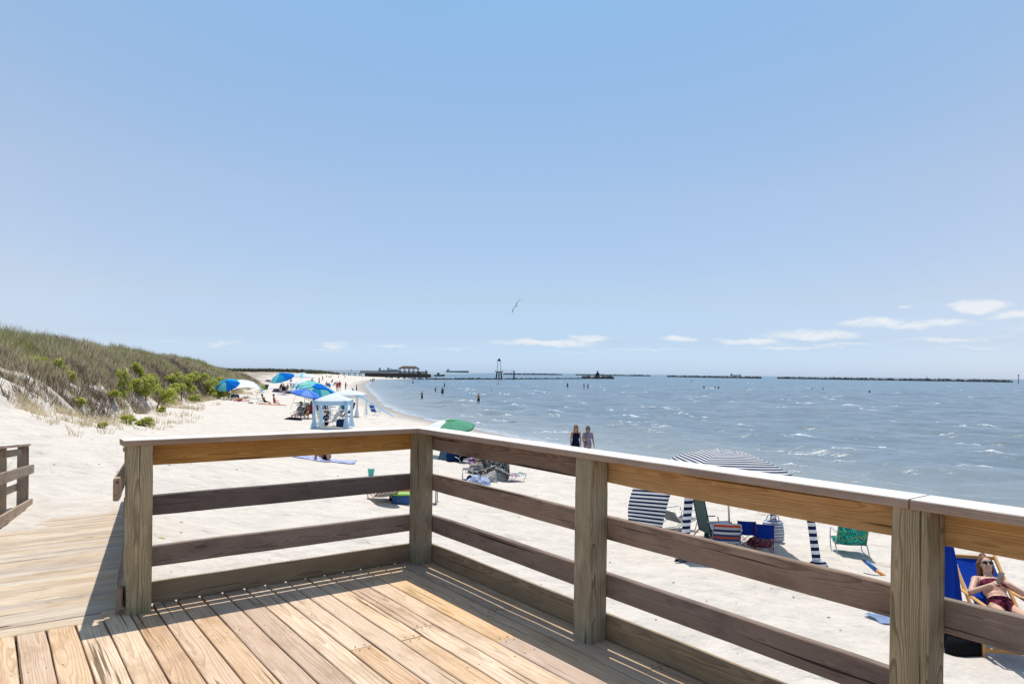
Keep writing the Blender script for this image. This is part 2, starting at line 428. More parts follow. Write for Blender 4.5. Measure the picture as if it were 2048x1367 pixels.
# ------------------------------------------------------------------ the bay
WDIR = (-.77, -.64)
rs = np.random.RandomState(4)
WAVES = []
for i in range(40):
    lam = math.exp(rs.uniform(math.log(.7), math.log(9.5))); ang = math.atan2(WDIR[1], WDIR[0]) + rs.normal(0, .38)
    WAVES.append((lam, 2 * math.pi / lam * math.cos(ang), 2 * math.pi / lam * math.sin(ang), rs.uniform(0, 6.28), .0082 * lam ** .9))
def wave_h(x, y, spacing=None):
    h = np.zeros_like(x)
    for lam, kx, ky, ph, am in WAVES:
        p = kx * x + ky * y + ph
        s = np.sin(p); wv = am * (s + .35 * np.cos(2 * p))
        if spacing is not None: wv = wv * np.clip((lam / spacing - 2.5) / 2.5, 0, 1)
        h = h + wv
    return h
def water_fn(x, y, r, a):
    sp = np.maximum(r * .0058, .05)
    h = wave_h(x, y, sp)
    xs = T_SHORE(y); d = x - xs
    gust = .6 + .8 * fbm(x * .03, y * .03, 2, 21)
    h = h * gust * np.clip(d / 7, .12, 1) * np.clip(1.4 - r / 500, 0, 1)
    shallow = np.clip(1 - d / 16, 0, 1)
    wash = np.exp(-((d - .4) / .9) ** 2) * (.4 + .9 * fbm(x * .7, y * .25, 3, 31))
    return ZW + h, {'shallow': shallow, 'wash': np.clip(wash, 0, 1)}
m, nt, bs = new_mat('sea_water')
pos = nt.node('ShaderNodeNewGeometry').outputs['Position']
mp = nt.node('ShaderNodeMapping', {'Vector': pos, 'Rotation': (0, 0, R(50.0)), 'Scale': (.55, 1.6, 1)}).outputs[0]
b1 = nt.noise(mp, 1.1, 4, .62); b2 = nt.noise(mp, .16, 3, .55); b3 = nt.noise(mp, 6, 3, .6)
sh = nt.node('ShaderNodeAttribute', attribute_name='shallow').outputs['Fac']
ws = nt.node('ShaderNodeAttribute', attribute_name='wash').outputs['Fac']
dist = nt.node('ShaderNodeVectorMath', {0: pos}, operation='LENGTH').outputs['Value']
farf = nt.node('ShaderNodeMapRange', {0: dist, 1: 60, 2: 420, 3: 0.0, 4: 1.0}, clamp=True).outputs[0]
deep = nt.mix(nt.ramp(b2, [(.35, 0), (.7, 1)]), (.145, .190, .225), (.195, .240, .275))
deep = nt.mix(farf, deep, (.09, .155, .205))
c = nt.mix(nt.math('MULTIPLY', sh, .8), deep, (.29, .315, .31))
fm = nt.math('MULTIPLY', nt.ramp(nt.noise(pos, 2.2, 5, .7), [(.42, 0), (.56, 1)]), ws)
c = nt.mix(nt.math('MULTIPLY', fm, .75), c, (.75, .77, .77))
hh = nt.math('ADD', nt.math('MULTIPLY', b1, .14), nt.math('ADD', nt.math('MULTIPLY', b3, .03), nt.math('MULTIPLY', b2, .35)))
nrm = nt.node('ShaderNodeBump', {'Height': hh, 'Strength': .8, 'Distance': 1.0}).outputs[0]
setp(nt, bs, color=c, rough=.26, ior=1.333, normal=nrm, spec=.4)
angs = np.radians(np.concatenate([np.arange(-62, -24, 1.0), np.arange(-24, 40, .085), np.arange(40, 63, 1.0)]))
rads = np.concatenate([np.exp(np.linspace(math.log(9), math.log(400), 640))[:-1], np.exp(np.linspace(math.log(400), math.log(16000), 60))])
sea = polar_mesh('water', angs, rads, water_fn, m)
tag(sea, kind='structure')
def sea_z(x, y):
    r = math.hypot(x, y); X, Y = np.array([x]), np.array([y])
    h = wave_h(X, Y, np.array([max(r * .0058, .05)]))[0] * (.6 + .8 * fbm(X * .03, Y * .03, 2, 21)[0])
    return ZW + h * min(1, max(.12, (x - float(T_SHORE(y))) / 7)) * max(0, min(1, 1.4 - r / 500))

# breaking whitecaps: short foaming crests running oblique to the beach
foam_m, nt, bs = new_mat('foam')
pos = nt.node('ShaderNodeNewGeometry').outputs['Position']
n = nt.noise(pos, 5, 4, .7)
setp(nt, bs, color=nt.mix(nt.ramp(n, [(.35, 0), (.6, 1)]), (.45, .53, .58), (.80, .82, .83)), rough=.8, spec=.2, normal=nt.bump(n, .8, .1))
wc = MB(); rs = np.random.RandomState(12)
def whitecap(x, y, L, H, seed):
    rr = np.random.RandomState(seed); cx, cy = .70 + rr.uniform(-.12, .12), -.71 + rr.uniform(-.12, .12)
    n = 12; nx, ny = -.72, -.69
    best = max((sea_z(x + nx * o, y + ny * o), o) for o in np.linspace(-1.6, 1.6, 13)); x += nx * best[1]; y += ny * best[1]; base = 0
    ph = rr.uniform(0, 6); vs = []
    for i in range(n + 1):
        t = i / n * 2 - 1
        env = max(0, 1 - t * t) ** .5 * (.55 + .45 * math.sin(ph + t * rr.uniform(3, 6))) * rr.uniform(.6, 1.1)
        ox = t * L / 2; bend = .12 * L * t * t + rr.uniform(-.04, .04)
        px, py = x + cx * ox - nx * bend, y + cy * ox - ny * bend
        wd = H * (1.2 + rr.uniform(0, .8))
        for k, (o, hz) in enumerate(((.4, -.08), (.25, .3), (0, 1.0), (-.35, .5), (-.9, -.1))):
            vs.append((px + nx * o * wd * max(env, .15), py + ny * o * wd * max(env, .15), sea_z(px + nx * o * wd * max(env, .15), py + ny * o * wd * max(env, .15)) + .005 + H * hz * env + rr.uniform(-.1, .1) * H * (env > .2)))
    fs = []
    for i in range(n):
        for k in range(4):
            a = i * 5 + k; fs.append((a, a + 1, a + 6, a + 5))
    wc.add(vs, fs)
caps = [(1716, 812, 66, 6), (1784, 814, 24, 5), (1625, 873, 60, 8), (1686, 938, 0, 0), (1973, 854, 34, 7), (1906, 872, 26, 8), (1945, 943, 72, 9), (1352, 819, 14, 8), (1490, 852, 40, 5), (1494, 863, 12, 4),
        (1380, 805, 14, 4), (1150, 815, 26, 5), (1080, 786, 22, 4), (1107, 823, 40, 7), (1100, 832, 24, 6), (940, 788, 26, 6), (975, 800, 30, 6), (1005, 790, 18, 5), (985, 846, 34, 7), (1052, 868, 52, 7), (1170, 808, 24, 5),
        (1560, 800, 20, 4), (1880, 808, 20, 4), (1945, 795, 14, 3), (1660, 800, 30, 4), (1245, 820, 20, 4), (1310, 846, 18, 5), (915, 815, 18, 5), (1410, 845, 16, 4), (1760, 900, 40, 6), (1090, 880, 36, 6)]
sd_ = 100
for px, py, wpx, hpx in caps:
    if wpx == 0: continue
    p = on_water(px, py); whitecap(p.x, p.y, wpx * p.y / F_PX * 1.15, max(.06, hpx * p.y / F_PX * .5), sd_); sd_ += 1
k = 0
while k < 105:
    px = rs.uniform(760, 2140); u = rs.uniform(0, 1)
    py = 762 + 190 * u ** 1.9
    if px < 1260 and rs.uniform() < .0: continue
    if px > 1300 and rs.uniform() < .6: continue
    p = on_water(px, py)
    if p.x - float(T_SHORE(p.y)) < 4 or p.y > 420 or (p.y < 55 and rs.uniform() < .6): continue
    L = rs.uniform(.4, 2.0) * (1 + p.y / 200); whitecap(p.x, p.y, L, min(.16, L * .1) * rs.uniform(.5, 1.0) * (1 + p.y / 400), 500 + k); k += 1
tag(wc.build('foam', foam_m, smooth=True), kind='stuff')
# ------------------------------------------------------------------ timber
def wood_mat(name, early, late, grey, greyness, knot=(.10, .065, .04), contrast=.75, ringfreq=95.0, green=0.0, fade=0.0, bleach_glare=False):
    m, nt, bs = new_mat(name)
    gc = nt.node('ShaderNodeAttribute', attribute_name='gc').outputs['Vector']
    tint = nt.node('ShaderNodeSeparateXYZ', {0: nt.node('ShaderNodeAttribute', attribute_name='tint').outputs['Vector']})
    sx = nt.node('ShaderNodeSeparateXYZ', {0: gc}); u, v, ww = sx.outputs
    # knots
    vk = nt.node('ShaderNodeTexVoronoi', {'Vector': nt.vmul(gc, (1.35, 5.0, 3.0)), 'Scale': 1.0, 'Randomness': 1.0})
    kr = nt.node('ShaderNodeSeparateColor', {0: vk.outputs['Color']}).outputs[0]
    kon = nt.ramp(kr, [(.60, 0), (.62, 1)])
    kd = nt.math('ADD', vk.outputs['Distance'], nt.math('MULTIPLY', nt.noise(nt.vmul(gc, (9, 25, 25)), 1, 2), .03))
    kcore = nt.math('MULTIPLY', nt.ramp(kd, [(.05, 1), (.105, 0)]), kon)
    khalo = nt.math('MULTIPLY', nt.ramp(kd, [(.05, 1), (.38, 0)]), kon)
    # annual rings of a log with its pith off the board
    warp = nt.noise(nt.vmul(gc, (1.1, 5, 5)), 1.0, 3, .55)
    r = nt.math('SQRT', nt.math('ADD', nt.math('MULTIPLY', v, v), nt.math('MULTIPLY', ww, ww)))
    r = nt.math('ADD', r, nt.math('MULTIPLY', warp, .05))
    r = nt.math('ADD', r, nt.math('MULTIPLY', khalo, .035))
    r = nt.math('ADD', r, nt.math('MULTIPLY', u, .012))
    rj_ = nt.noise(nt.node('ShaderNodeCombineXYZ', {0: nt.math('MULTIPLY', r, 60.0), 1: nt.math('MULTIPLY', u, .5), 2: 0.0}).outputs[0], 1.0, 3, .6)
    ring = nt.math('FRACT', nt.math('ADD', nt.math('MULTIPLY', r, ringfreq), nt.math('MULTIPLY', rj_, 1.9)))
    ring = nt.ramp(ring, [(0, 0), (.55, .25), (.85, 1.0), (.93, .9), (1, 0)])
    fine = nt.noise(nt.vmul(gc, (4, 190, 190)), 1.0, 3, .65)
    fib = nt.noise(nt.vmul(gc, (1.2, 55, 55)), 1.0, 3, .6)
    patch = nt.noise(nt.vmul(gc, (1.3, 6, 6)), 1.0, 3, .6)
    stain = nt.noise(nt.vmul(gc, (2.6, 7, 7)), 1.0, 5, .7)
    c = nt.mix(nt.math('MULTIPLY', ring, contrast), early, late)
    c = nt.mix(nt.math('MULTIPLY', nt.ramp(fine, [(.38, 1), (.56, 0)]), .55), c, late)
    g = nt.math('MULTIPLY', nt.ramp(nt.math('ADD', patch, nt.math('MULTIPLY', tint.outputs[1], .45)), [(.3, 0), (.75, 1)]), greyness)
    c = nt.mix(g, c, nt.mix(nt.math('MULTIPLY', ring, .55), grey, tuple(x * .5 for x in grey)))
    if green: c = nt.mix(nt.math('MULTIPLY', nt.ramp(nt.noise(nt.vmul(gc, (2.2, 9, 9)), 1, 3, .6), [(.42, 0), (.68, 1)]), green), c, (.19, .20, .10))
    c = nt.mix(nt.math('MULTIPLY', nt.ramp(stain, [(.48, 0), (.70, 1)]), fade + .5), c, tuple(x * .7 for x in late))
    # dark weather checks along the grain
    chk = nt.ramp(nt.noise(nt.vmul(gc, (.75, 38, 38)), 1.0, 2, .5), [(.30, 1), (.34, 0)])
    c = nt.mix(nt.math('MULTIPLY', chk, .85), c, tuple(x * .25 for x in late))
    c = nt.mix(nt.math('MULTIPLY', khalo, .4), c, late)
    c = nt.mix(nt.math('MULTIPLY', kcore, .9), c, knot)
    hsv = nt.node('ShaderNodeHueSaturation', {'Hue': nt.math('ADD', .5, nt.math('MULTIPLY', nt.math('SUBTRACT', tint.outputs[0], .5), .010)), 'Saturation': nt.math('ADD', .88, nt.math('MULTIPLY', tint.outputs[2], .3)), 'Value': nt.math('ADD', .84, nt.math('MULTIPLY', tint.outputs[0], .30)), 'Color': c})
    c = hsv.outputs[0]
    if bleach_glare:                                    # sun-silvered wood, plus overexposed sunlight painted into the upward face
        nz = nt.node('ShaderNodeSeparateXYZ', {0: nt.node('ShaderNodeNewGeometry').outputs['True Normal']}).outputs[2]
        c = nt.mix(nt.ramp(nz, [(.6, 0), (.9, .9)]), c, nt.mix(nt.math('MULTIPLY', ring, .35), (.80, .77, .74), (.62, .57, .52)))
    h = nt.math('ADD', nt.math('MULTIPLY', ring, -.6), nt.math('ADD', nt.math('MULTIPLY', fib, .8), nt.math('MULTIPLY', chk, -1.6)))
    setp(nt, bs, color=c, rough=.82, spec=.18, normal=nt.bump(h, .35, .0035))
    return m
W_DECK = wood_mat('deck_pine', (.72, .515, .345), (.40, .225, .11), (.68, .55, .43), .5, contrast=.64, ringfreq=92)
W_WALK = wood_mat('walkway_pine', (.61, .49, .36), (.38, .27, .16), (.60, .51, .42), .7, contrast=.6, ringfreq=95)
W_POST = wood_mat('post_wood', (.58, .46, .285), (.165, .125, .07), (.50, .425, .30), .5, contrast=1.0, ringfreq=210, green=.4)
W_RAILW = wood_mat('rail_wood_warm', (.72, .44, .17), (.36, .19, .06), (.46, .31, .18), .45, contrast=.75, ringfreq=165)
W_RAILG = wood_mat('rail_wood_grey', (.34, .24, .18), (.085, .056, .044), (.34, .262, .215), .75, contrast=.95, ringfreq=185)
W_RAILD = wood_mat('rail_wood_dark', (.145, .112, .10), (.036, .028, .027), (.165, .136, .126), .75, contrast=.95, ringfreq=140)
W_KICK = wood_mat('kick_board_wood', (.52, .37, .20), (.25, .16, .08), (.36, .29, .21), .7, contrast=.8, ringfreq=165)
W_CAP = wood_mat('cap_wood', (.50, .355, .25), (.25, .165, .11), (.46, .365, .30), .6, contrast=.55, ringfreq=120, bleach_glare=True)
W_OLD = wood_mat('ramp_rail_wood', (.46, .33, .22), (.24, .16, .10), (.40, .32, .26), .75, contrast=.6)
dark = plain('dark_void', (.03, .025, .02), .9)
nail_m = plain('nail_steel', (.05, .035, .03), .6, metal=.5)

rb = random.Random(11)
def board(mb, p0, p1, up, width, thick, bevel=.005, wob=.0012, seg=.28, tint=None, mat=0):
    """a sawn board from p0 to p1; width along `up`, thickness across; grain coordinates run along it"""
    p0 = Vector(p0); p1 = Vector(p1); d = p1 - p0; L = d.length; d.normalize()
    upv = Vector(up); upv = (upv - d * upv.dot(d)).normalized(); side = d.cross(upv)
    n = max(2, int(L / seg)); hw, ht = width / 2, thick / 2; b = bevel
    prof = [(hw, ht - b), (hw - b, ht), (-hw + b, ht), (-hw, ht - b), (-hw, -ht + b), (-hw + b, -ht), (hw - b, -ht), (hw, -ht + b)]
    off = (rb.uniform(0, 50), rb.uniform(-.05, .05), rb.choice((-1, 1)) * rb.uniform(.02, .09))
    vs = []; gc = []
    for i in range(n + 1):
        t = i / n; c = p0 + d * (L * t)
        j1, j2 = rb.uniform(-wob, wob), rb.uniform(-wob, wob)
        ins = .0025 if i in (0, n) else 0
        for a, q in prof:
            a2 = a - math.copysign(ins, a); q2 = q - math.copysign(ins, q)
            vs.append(c + upv * (a2 + j1) + side * (q2 + j2)); gc.append((L * t + off[0], a + off[1], q + off[2]))
    fs = []
    for i in range(n):
        for k in range(8):
            j = (k + 1) % 8
            fs.append((i * 8 + k, i * 8 + j, i * 8 + 8 + j, i * 8 + 8 + k))
    fs.append(tuple(range(7, -1, -1))); fs.append(tuple(range(n * 8, n * 8 + 8)))
    mb.add(vs, fs, mat, gc, tint if tint else (rb.random(), rb.random(), rb.random()))

YAW = .6398
dB = Vector((math.sin(YAW), -math.cos(YAW), 0)); dA = Vector((-math.cos(YAW), -math.sin(YAW), 0)); UP = Vector((0, 0, 1))
C0 = Vector((-.717, 5.468, 0)); PW = .135; L1, L2, L3 = 1.944, 3.692, 1.990
def P(a, b, z=0): return C0 + dA * a + dB * b + UP * z          # a: along the left rail, b: along the right rail towards the camera

# deck: boards run along dB; the outer edge is the rail line
BW, GAP = .1355, .008
deck = MB()
pitch = BW + GAP
joints = {}
a0 = -.18
k = 0
EDGE_B = -.175                                    # far edge of the boards, under the left rail
nails = MB()
rj = random.Random(5)
while a0 + k * pitch < 6.2:
    a = a0 + k * pitch
    # the walkway opens beyond the left post, boards stop there
    b0 = EDGE_B if a < L3 + .03 else .0
    b = b0; first = True
    while b < 8.0:
        L = rj.uniform(1.1, 3.4) if first else rj.uniform(2.4, 3.6)
        e = min(8.0, b + L)
        board(deck, P(a + BW / 2, b, -.019), P(a + BW / 2, e - .004, -.019), dA, BW, .038, bevel=.004, wob=.0014)
        first = False; b = e
        for bb in (e - .03, e + .03):
            for s in (.3, .7):
                q = P(a + BW * s, bb, .0006); nails.tube([q, q + UP * .0008], .0045, 6)
    for bb in (.62, 1.82, 3.02):
        for s in (.22, .78):
            if rj.random() < .55:
                q = P(a + BW * s + rj.uniform(-.008, .008), bb + rj.uniform(-.015, .015), .0006); nails.tube([q, q + UP * .0008], .004, 6)
    k += 1
deck_o = tag(deck.build('deck', W_DECK, attrs=True), kind='structure')
nails.build('nail', nail_m, deck_o)
sub = MB()
for b in (-.1, .5, 1.1, 1.7, 2.3, 2.9, 3.5):
    board(sub, P(-.15, b, -.16), P(6.0, b, -.16), UP, .19, .045)
for a in (-.1, 1.9, 4.0): 
    for b in (.1, 2.0, 3.7):
        if a < 0 and b < 3.0: continue
        p = P(a, b, 0); board(sub, (p.x, p.y, gz(p.x, p.y) - .4), (p.x, p.y, -.06), dA, .12, .12)
board(sub, P(-.205, -.19, -.145), P(-.205, 7.5, -.145), UP, .235, .04)
board(sub, P(-.19, -.205, -.145), P(L3 + .05, -.205, -.145), UP, .235, .04)
sub.build('joists', W_RAILG, deck_o, attrs=True)

# railings -----------------------------------------------------------------
CT, CTH = 1.062, .036
BOARDS = [(.884, 1.022, W_RAILW), (.566, .696, W_RAILG), (.240, .374, W_RAILG), (.004, .142, W_KICK)]
def rail_post(parent, a, b, seed=0):
    mb = MB(); c = P(a - PW / 2, b - PW / 2)
    zt = CT - CTH - .0015; zb = gz(c.x, c.y) - .3
    off = (rb.uniform(0, 40), rb.uniform(-.03, .03), rb.uniform(-.03, .03))
    board(mb, (c.x, c.y, zb), (c.x, c.y, zt), dA, PW, PW, bevel=.006, wob=.001, seg=.2)
    return mb.build('post', W_POST, parent, attrs=True)
# left section: from the corner post to the walkway post
railA = thing('wooden_railing', 'weathered timber railing along the beach side of the deck, ending at the ramp', 'railing', P(1, 0))
def fix(parent, o):                                # keep world placement under the Empty
    o.matrix_parent_inverse = Matrix.LocRotScale(parent.location, parent.rotation_euler, parent.scale).inverted(); return o
fix(railA, rail_post(railA, L3, 0))
for zb_, zt_, mt in BOARDS:
    mb = MB(); o_ = PW + .019 + .0015
    board(mb, P(-.115, -o_, (zb_ + zt_) / 2), P(L3 + .0, -o_, (zb_ + zt_) / 2), UP, zt_ - zb_, .038, bevel=.005, wob=.0018)
    mt2 = W_RAILD if abs(zb_ - .566) < .01 else mt
    fix(railA, mb.build('rail', mt2, railA, attrs=True))
CAPI, CAPW = .012, .168                            # inner overhang of the cap, its width
mb = MB(); cc = CAPI - CAPW / 2
# mitred at the corner
def cap_prism(mb, pts_in, pts_out):
    zt, zb = CT, CT - CTH; off = (rb.uniform(0, 50), rb.uniform(-.04, .04), .06); bv = .004
    vs = []; gc = []; n = len(pts_in)
    for i, (pi, po) in enumerate(zip(pts_in, pts_out)):
        acc = (Vector(pts_in[i]) - Vector(pts_in[0])).length
        pi = Vector(pi); po = Vector(po); dv = (po - pi); dv.normalize()
        wdt = (po - pi).length
        for p_, z_, w_ in ((pi, zb + bv, 0), (pi, zt - bv, 0), (pi + dv * bv, zt, bv), (po - dv * bv, zt, wdt - bv), (po, zt - bv, wdt), (po, zb + bv, wdt), (po - dv * bv, zb, wdt - bv), (pi + dv * bv, zb, bv)):
            vs.append((p_.x, p_.y, z_)); gc.append((acc + off[0], min(w_, .17) + off[1], z_ - zb + off[2]))
    fs = []
    for i in range(n - 1):
        for k in range(8):
            j = (k + 1) % 8; fs.append((i * 8 + k, i * 8 + j, i * 8 + 8 + j, i * 8 + 8 + k))
    fs.append(tuple(range(7, -1, -1))); fs.append(tuple(range((n - 1) * 8, n * 8)))
    mb.add(vs, fs, 0, gc, (rb.uniform(.3, .7), .9, rb.random()))
def lerp_pts(p, q, n): return [p.lerp(q, i / n) for i in range(n + 1)]
ci, co_ = CAPI, CAPI - CAPW
mb = MB(); g = .0012
cap_prism(mb, lerp_pts(P(ci + g, ci), P(L3 + .03, ci), 8), lerp_pts(P(co_ + g, co_), P(L3 + .03, co_), 8))
fix(railA, mb.build('cap_rail', W_CAP, railA, attrs=True))
# long section: corner post, middle post, near post and on past the frame
railB = thing('wooden_railing', 'long weathered timber railing with bleached, glare-whitened cap, running past the striped cabana', 'railing', P(0, 1.5))
L4 = L2 + 1.75
for b in (0, L1, L2, L4):
    fix(railB, rail_post(railB, 0, b))
for zb_, zt_, mt in BOARDS:
    for b0, b1 in ((-.115, L2 - PW / 2 - .001), (L2 - PW / 2 + .001, L4 + .6)):
        mb = MB(); o_ = PW + .019 + .0015
        if b0 < 0 and mt is W_RAILW and zb_ > .5:
            mid = L1 - PW / 2
            board(mb, P(-o_, b0, (zb_ + zt_) / 2), P(-o_, mid - .001, (zb_ + zt_) / 2), UP, zt_ - zb_, .038, wob=.0018)
            fix(railB, mb.build('rail', W_RAILG, railB, attrs=True)); mb = MB(); b0 = mid + .001
        board(mb, P(-o_, b0, (zb_ + zt_) / 2), P(-o_, b1, (zb_ + zt_) / 2), UP, zt_ - zb_, .038, wob=.0018)
        fix(railB, mb.build('rail', mt, railB, attrs=True))
CJ = L2 - .065
for b0, b1 in ((None, CJ - .004), (CJ + .004, L4 + .6)):
    mb = MB()
    if b0 is None: cap_prism(mb, lerp_pts(P(ci, b1), P(ci, ci + g), 12), lerp_pts(P(co_, b1), P(co_, co_ + g), 12))
    else: cap_prism(mb, lerp_pts(P(ci, b1), P(ci, b0), 8), lerp_pts(P(co_, b1), P(co_, b0), 8))
    fix(railB, mb.build('cap_rail', W_CAP, railB, attrs=True))

# ramp down to the sand --------------------------------------------------------
wd = Vector((-.462, .887, 0)).normalized(); SLOPE = .083
Wp0 = P(L3 + .02, -.02)                            # right-hand corner of the ramp at the deck
walk = MB()
def WP(s, t, z=0):                                 # s along the ramp, t to the left
    lft = dA
    return Wp0 + wd * s + lft * t + UP * (z - SLOPE * s)
s = .0
rj = random.Random(9)
slen = 9.0
while s < slen:
    bwid = .139 / abs(wd.dot(-dB))
    c = s + bwid / 2
    board(walk, WP(c, -.06, -.021), WP(c, 3.0 if s < 1.2 else 1.75, -.021), -dB, .137, .038, bevel=.004, wob=.0015)
    s += bwid + .006
walk_o = tag(walk.build('walkway', W_WALK, attrs=True), kind='structure')
mb = MB()
for t in (0, .75, 1.5): board(mb, WP(.05, t, -.14), WP(slen, t, -.14), UP, .18, .045)
mb.build('joists', W_RAILG, walk_o, attrs=True)
def ramp_rail(name, label, t, s0, s1, posts, out, boards, capw=.14):
    o = thing(name, label, 'railing', WP(s0, t))
    for sp in posts:
        q = WP(sp, t); m2 = MB(); board(m2, (q.x, q.y, q.z - .75), (q.x, q.y, q.z + .98), dA, .10, .10); fix(o, m2.build('post', W_OLD, o, attrs=True))
    for z, h, oo, sa, sb in boards:
        m2 = MB(); board(m2, WP(sa, t + oo, z), WP(sb, t + oo, z), UP, h, .038); fix(o, m2.build('rail', W_OLD, o, attrs=True))
    if capw:
        m2 = MB(); board(m2, WP(s0, t, 1.0), WP(s1, t, 1.0), dA, capw, .036); fix(o, m2.build('cap_rail', W_CAP, o, attrs=True))
    return o
ramp_rail('ramp_railing', 'grey timber handrail beside the sandy ramp, far left on the sand', 1.52, 3.6, 8.45, (4.4, 6.4, 8.0, 8.38), 0, ((.90, .09, .0, 3.6, 8.4), (.62, .14, -.075, 3.6, 8.62), (.38, .10, .06, 3.6, 8.4), (.10, .14, -.075, 3.6, 8.5)))
ramp_rail('ramp_railing', 'timber handrail going down the ramp behind the walkway post', -.05, .3, 8.4, (1.1, 3.0, 5.0, 7.0), 0, ((.76, .14, .095, .05, 8.4), (.10, .14, .075, .02, 8.4), (.32, .14, -.07, .3, 8.4), (.55, .14, -.07, .3, 8.4), (.88, .14, -.07, .3, 8.4)), capw=.14)

# wind-blown sand lying over the foot of the ramp
def drift_fn(u, v):
    s = 3.4 + v * 5.9; t = -.12 + u * 1.72
    q = WP(s, t)
    cover = (v - .42 + (u - .5) * .6) * .17 + (float(fbm(np.array([q.x * 2.2]), np.array([q.y * 2.2]), 3, 77)[0]) - .45) * .10
    edge = min(1, (1 - v) * 8)
    return Vector((q.x, q.y, q.z - .012 + min(cover, .09) * edge))
d_ = MB(); d_.grid(drift_fn, 40, 110)
do = d_.build('sand_drift', SAND, smooth=True); tag(do, kind='stuff')
for k_ in ('wet', 'wrack'):
    do.data.attributes.new(k_, 'FLOAT', 'POINT')
# ------------------------------------------------------------------ dune vegetation
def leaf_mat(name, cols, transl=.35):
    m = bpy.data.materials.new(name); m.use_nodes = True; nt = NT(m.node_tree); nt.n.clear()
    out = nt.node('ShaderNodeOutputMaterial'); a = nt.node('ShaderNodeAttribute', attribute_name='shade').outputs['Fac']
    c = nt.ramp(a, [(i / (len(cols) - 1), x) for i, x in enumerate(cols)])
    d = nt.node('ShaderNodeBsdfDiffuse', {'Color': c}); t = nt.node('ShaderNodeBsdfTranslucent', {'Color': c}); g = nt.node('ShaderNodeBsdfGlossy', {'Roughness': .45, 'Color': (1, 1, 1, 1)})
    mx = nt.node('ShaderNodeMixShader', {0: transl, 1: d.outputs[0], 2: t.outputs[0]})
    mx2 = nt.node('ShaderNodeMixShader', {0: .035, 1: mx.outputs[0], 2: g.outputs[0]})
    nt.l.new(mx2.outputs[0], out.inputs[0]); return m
def strip_mesh(name, base, direc, bend, length, width, shade, mat, seg=3):
    """many tapering blades at once: base (n,3), direc unit (n,3), bend (n,3)"""
    n = len(base); ts = np.linspace(0, 1, seg + 1)
    side = np.cross(direc, np.random.normal(size=(n, 3))); side /= np.linalg.norm(side, axis=1)[:, None] + 1e-9
    vs = []
    for t in ts[:-1]:
        c = base + direc * (length * t)[:, None] + bend * (length * t * t)[:, None]
        wv = side * (width * (1 - .75 * t) * .5)[:, None]
        vs += [c - wv, c + wv]
    tip = base + direc * length[:, None] + bend * length[:, None]
    vs.append(tip)
    k = len(vs); co = np.stack(vs, 1).reshape(-1, 3).astype('f')
    loops = []; starts = []; tot = 0
    per = []
    for j in range(seg - 1): per.append((2 * j, 2 * j + 1, 2 * j + 3, 2 * j + 2))
    o = np.arange(n) * k
    quads = np.concatenate([(o[:, None] + np.array(q)[None]) for q in per]).reshape(-1, 4)
    tris = o[:, None] + np.array([2 * seg - 2, 2 * seg - 1, 2 * seg])[None]
    li = np.concatenate([quads.ravel(), tris.ravel()]).astype(np.int32)
    st = np.concatenate([np.arange(len(quads)) * 4, len(quads) * 4 + np.arange(n) * 3]).astype(np.int32)
    me = bpy.data.meshes.new(name); me.vertices.add(len(co)); me.vertices.foreach_set('co', co.ravel())
    me.loops.add(len(li)); me.loops.foreach_set('vertex_index', li); me.polygons.add(len(st)); me.polygons.foreach_set('loop_start', st)
    me.update(calc_edges=True); me.validate()
    a = me.attributes.new('shade', 'FLOAT', 'POINT'); a.data.foreach_set('value', np.repeat(shade, k).astype('f'))
    me.materials.append(mat); ob = bpy.data.objects.new(name, me); COL.objects.link(ob); return ob

rs = np.random.RandomState(33)
def dune_points(n, qlo=-.12, qhi=1.7, ylo=8, yhi=125):
    # more tufts where they show larger
    y = ylo + (yhi - ylo) * rs.uniform(0, 1, n) ** 1.55
    xb = T_BASE(y); xc = T_CREST(y); q = rs.uniform(qlo, qhi, n)
    x = xb + (xc - xb) * q; return x, y, q
GR = leaf_mat('dune_grass_leaf', [(.14, .105, .07), (.60, .48, .31), (.80, .69, .47), (.40, .36, .14), (.13, .155, .045), (.46, .47, .14)])
x, y, q = dune_points(26000)
den = fbm(x * .35, y * .35, 4, 41) - .10 * np.clip(1 - q / .4, 0, 1) * (vnoise(x * .9, y * .9, 9) * 2 - .4); keep = (den + np.clip((q + .12) * 1.9, 0, .62) > .66) | (rs.uniform(size=len(x)) < np.clip(q - .25, 0, .35))
bare = (y < 29) & (q < .5) & (rs.uniform(size=len(y)) < .62) & (vnoise(x * .7, y * .7, 19) > .3); keep = keep & ~bare
x, y, q = x[keep], y[keep], q[keep]
xs_, ys_, qs_ = dune_points(1500, -.55, .1, 9, 90); k_ = rs.uniform(size=1500) < np.clip(.75 + qs_ * 1.2, 0, 1) * (fbm(xs_ * .5, ys_ * .5, 3, 71) > .46)
x, y, q = np.concatenate([x, xs_[k_]]), np.concatenate([y, ys_[k_]]), np.concatenate([q, qs_[k_]])
nb = 17; cx = np.repeat(x, nb); cy = np.repeat(y, nb); n = len(cx); rad_ = rs.uniform(0, .16, n) * np.repeat(1 + y / 60, nb); an = rs.uniform(0, 6.28, n)
bx, by = cx + rad_ * np.cos(an), cy + rad_ * np.sin(an); bz = land_z(bx, by) - .03
out = np.stack([np.cos(an), np.sin(an), np.zeros(n)], 1)
dr = np.stack([np.zeros(n), np.zeros(n), np.ones(n)], 1) + out * rs.uniform(.05, .45, n)[:, None] + rs.normal(0, .10, (n, 3)); dr /= np.linalg.norm(dr, axis=1)[:, None]
bend = out * rs.uniform(0, .3, n)[:, None] + np.array([-.22, .02, -.12])[None] * rs.uniform(.2, 1, n)[:, None]
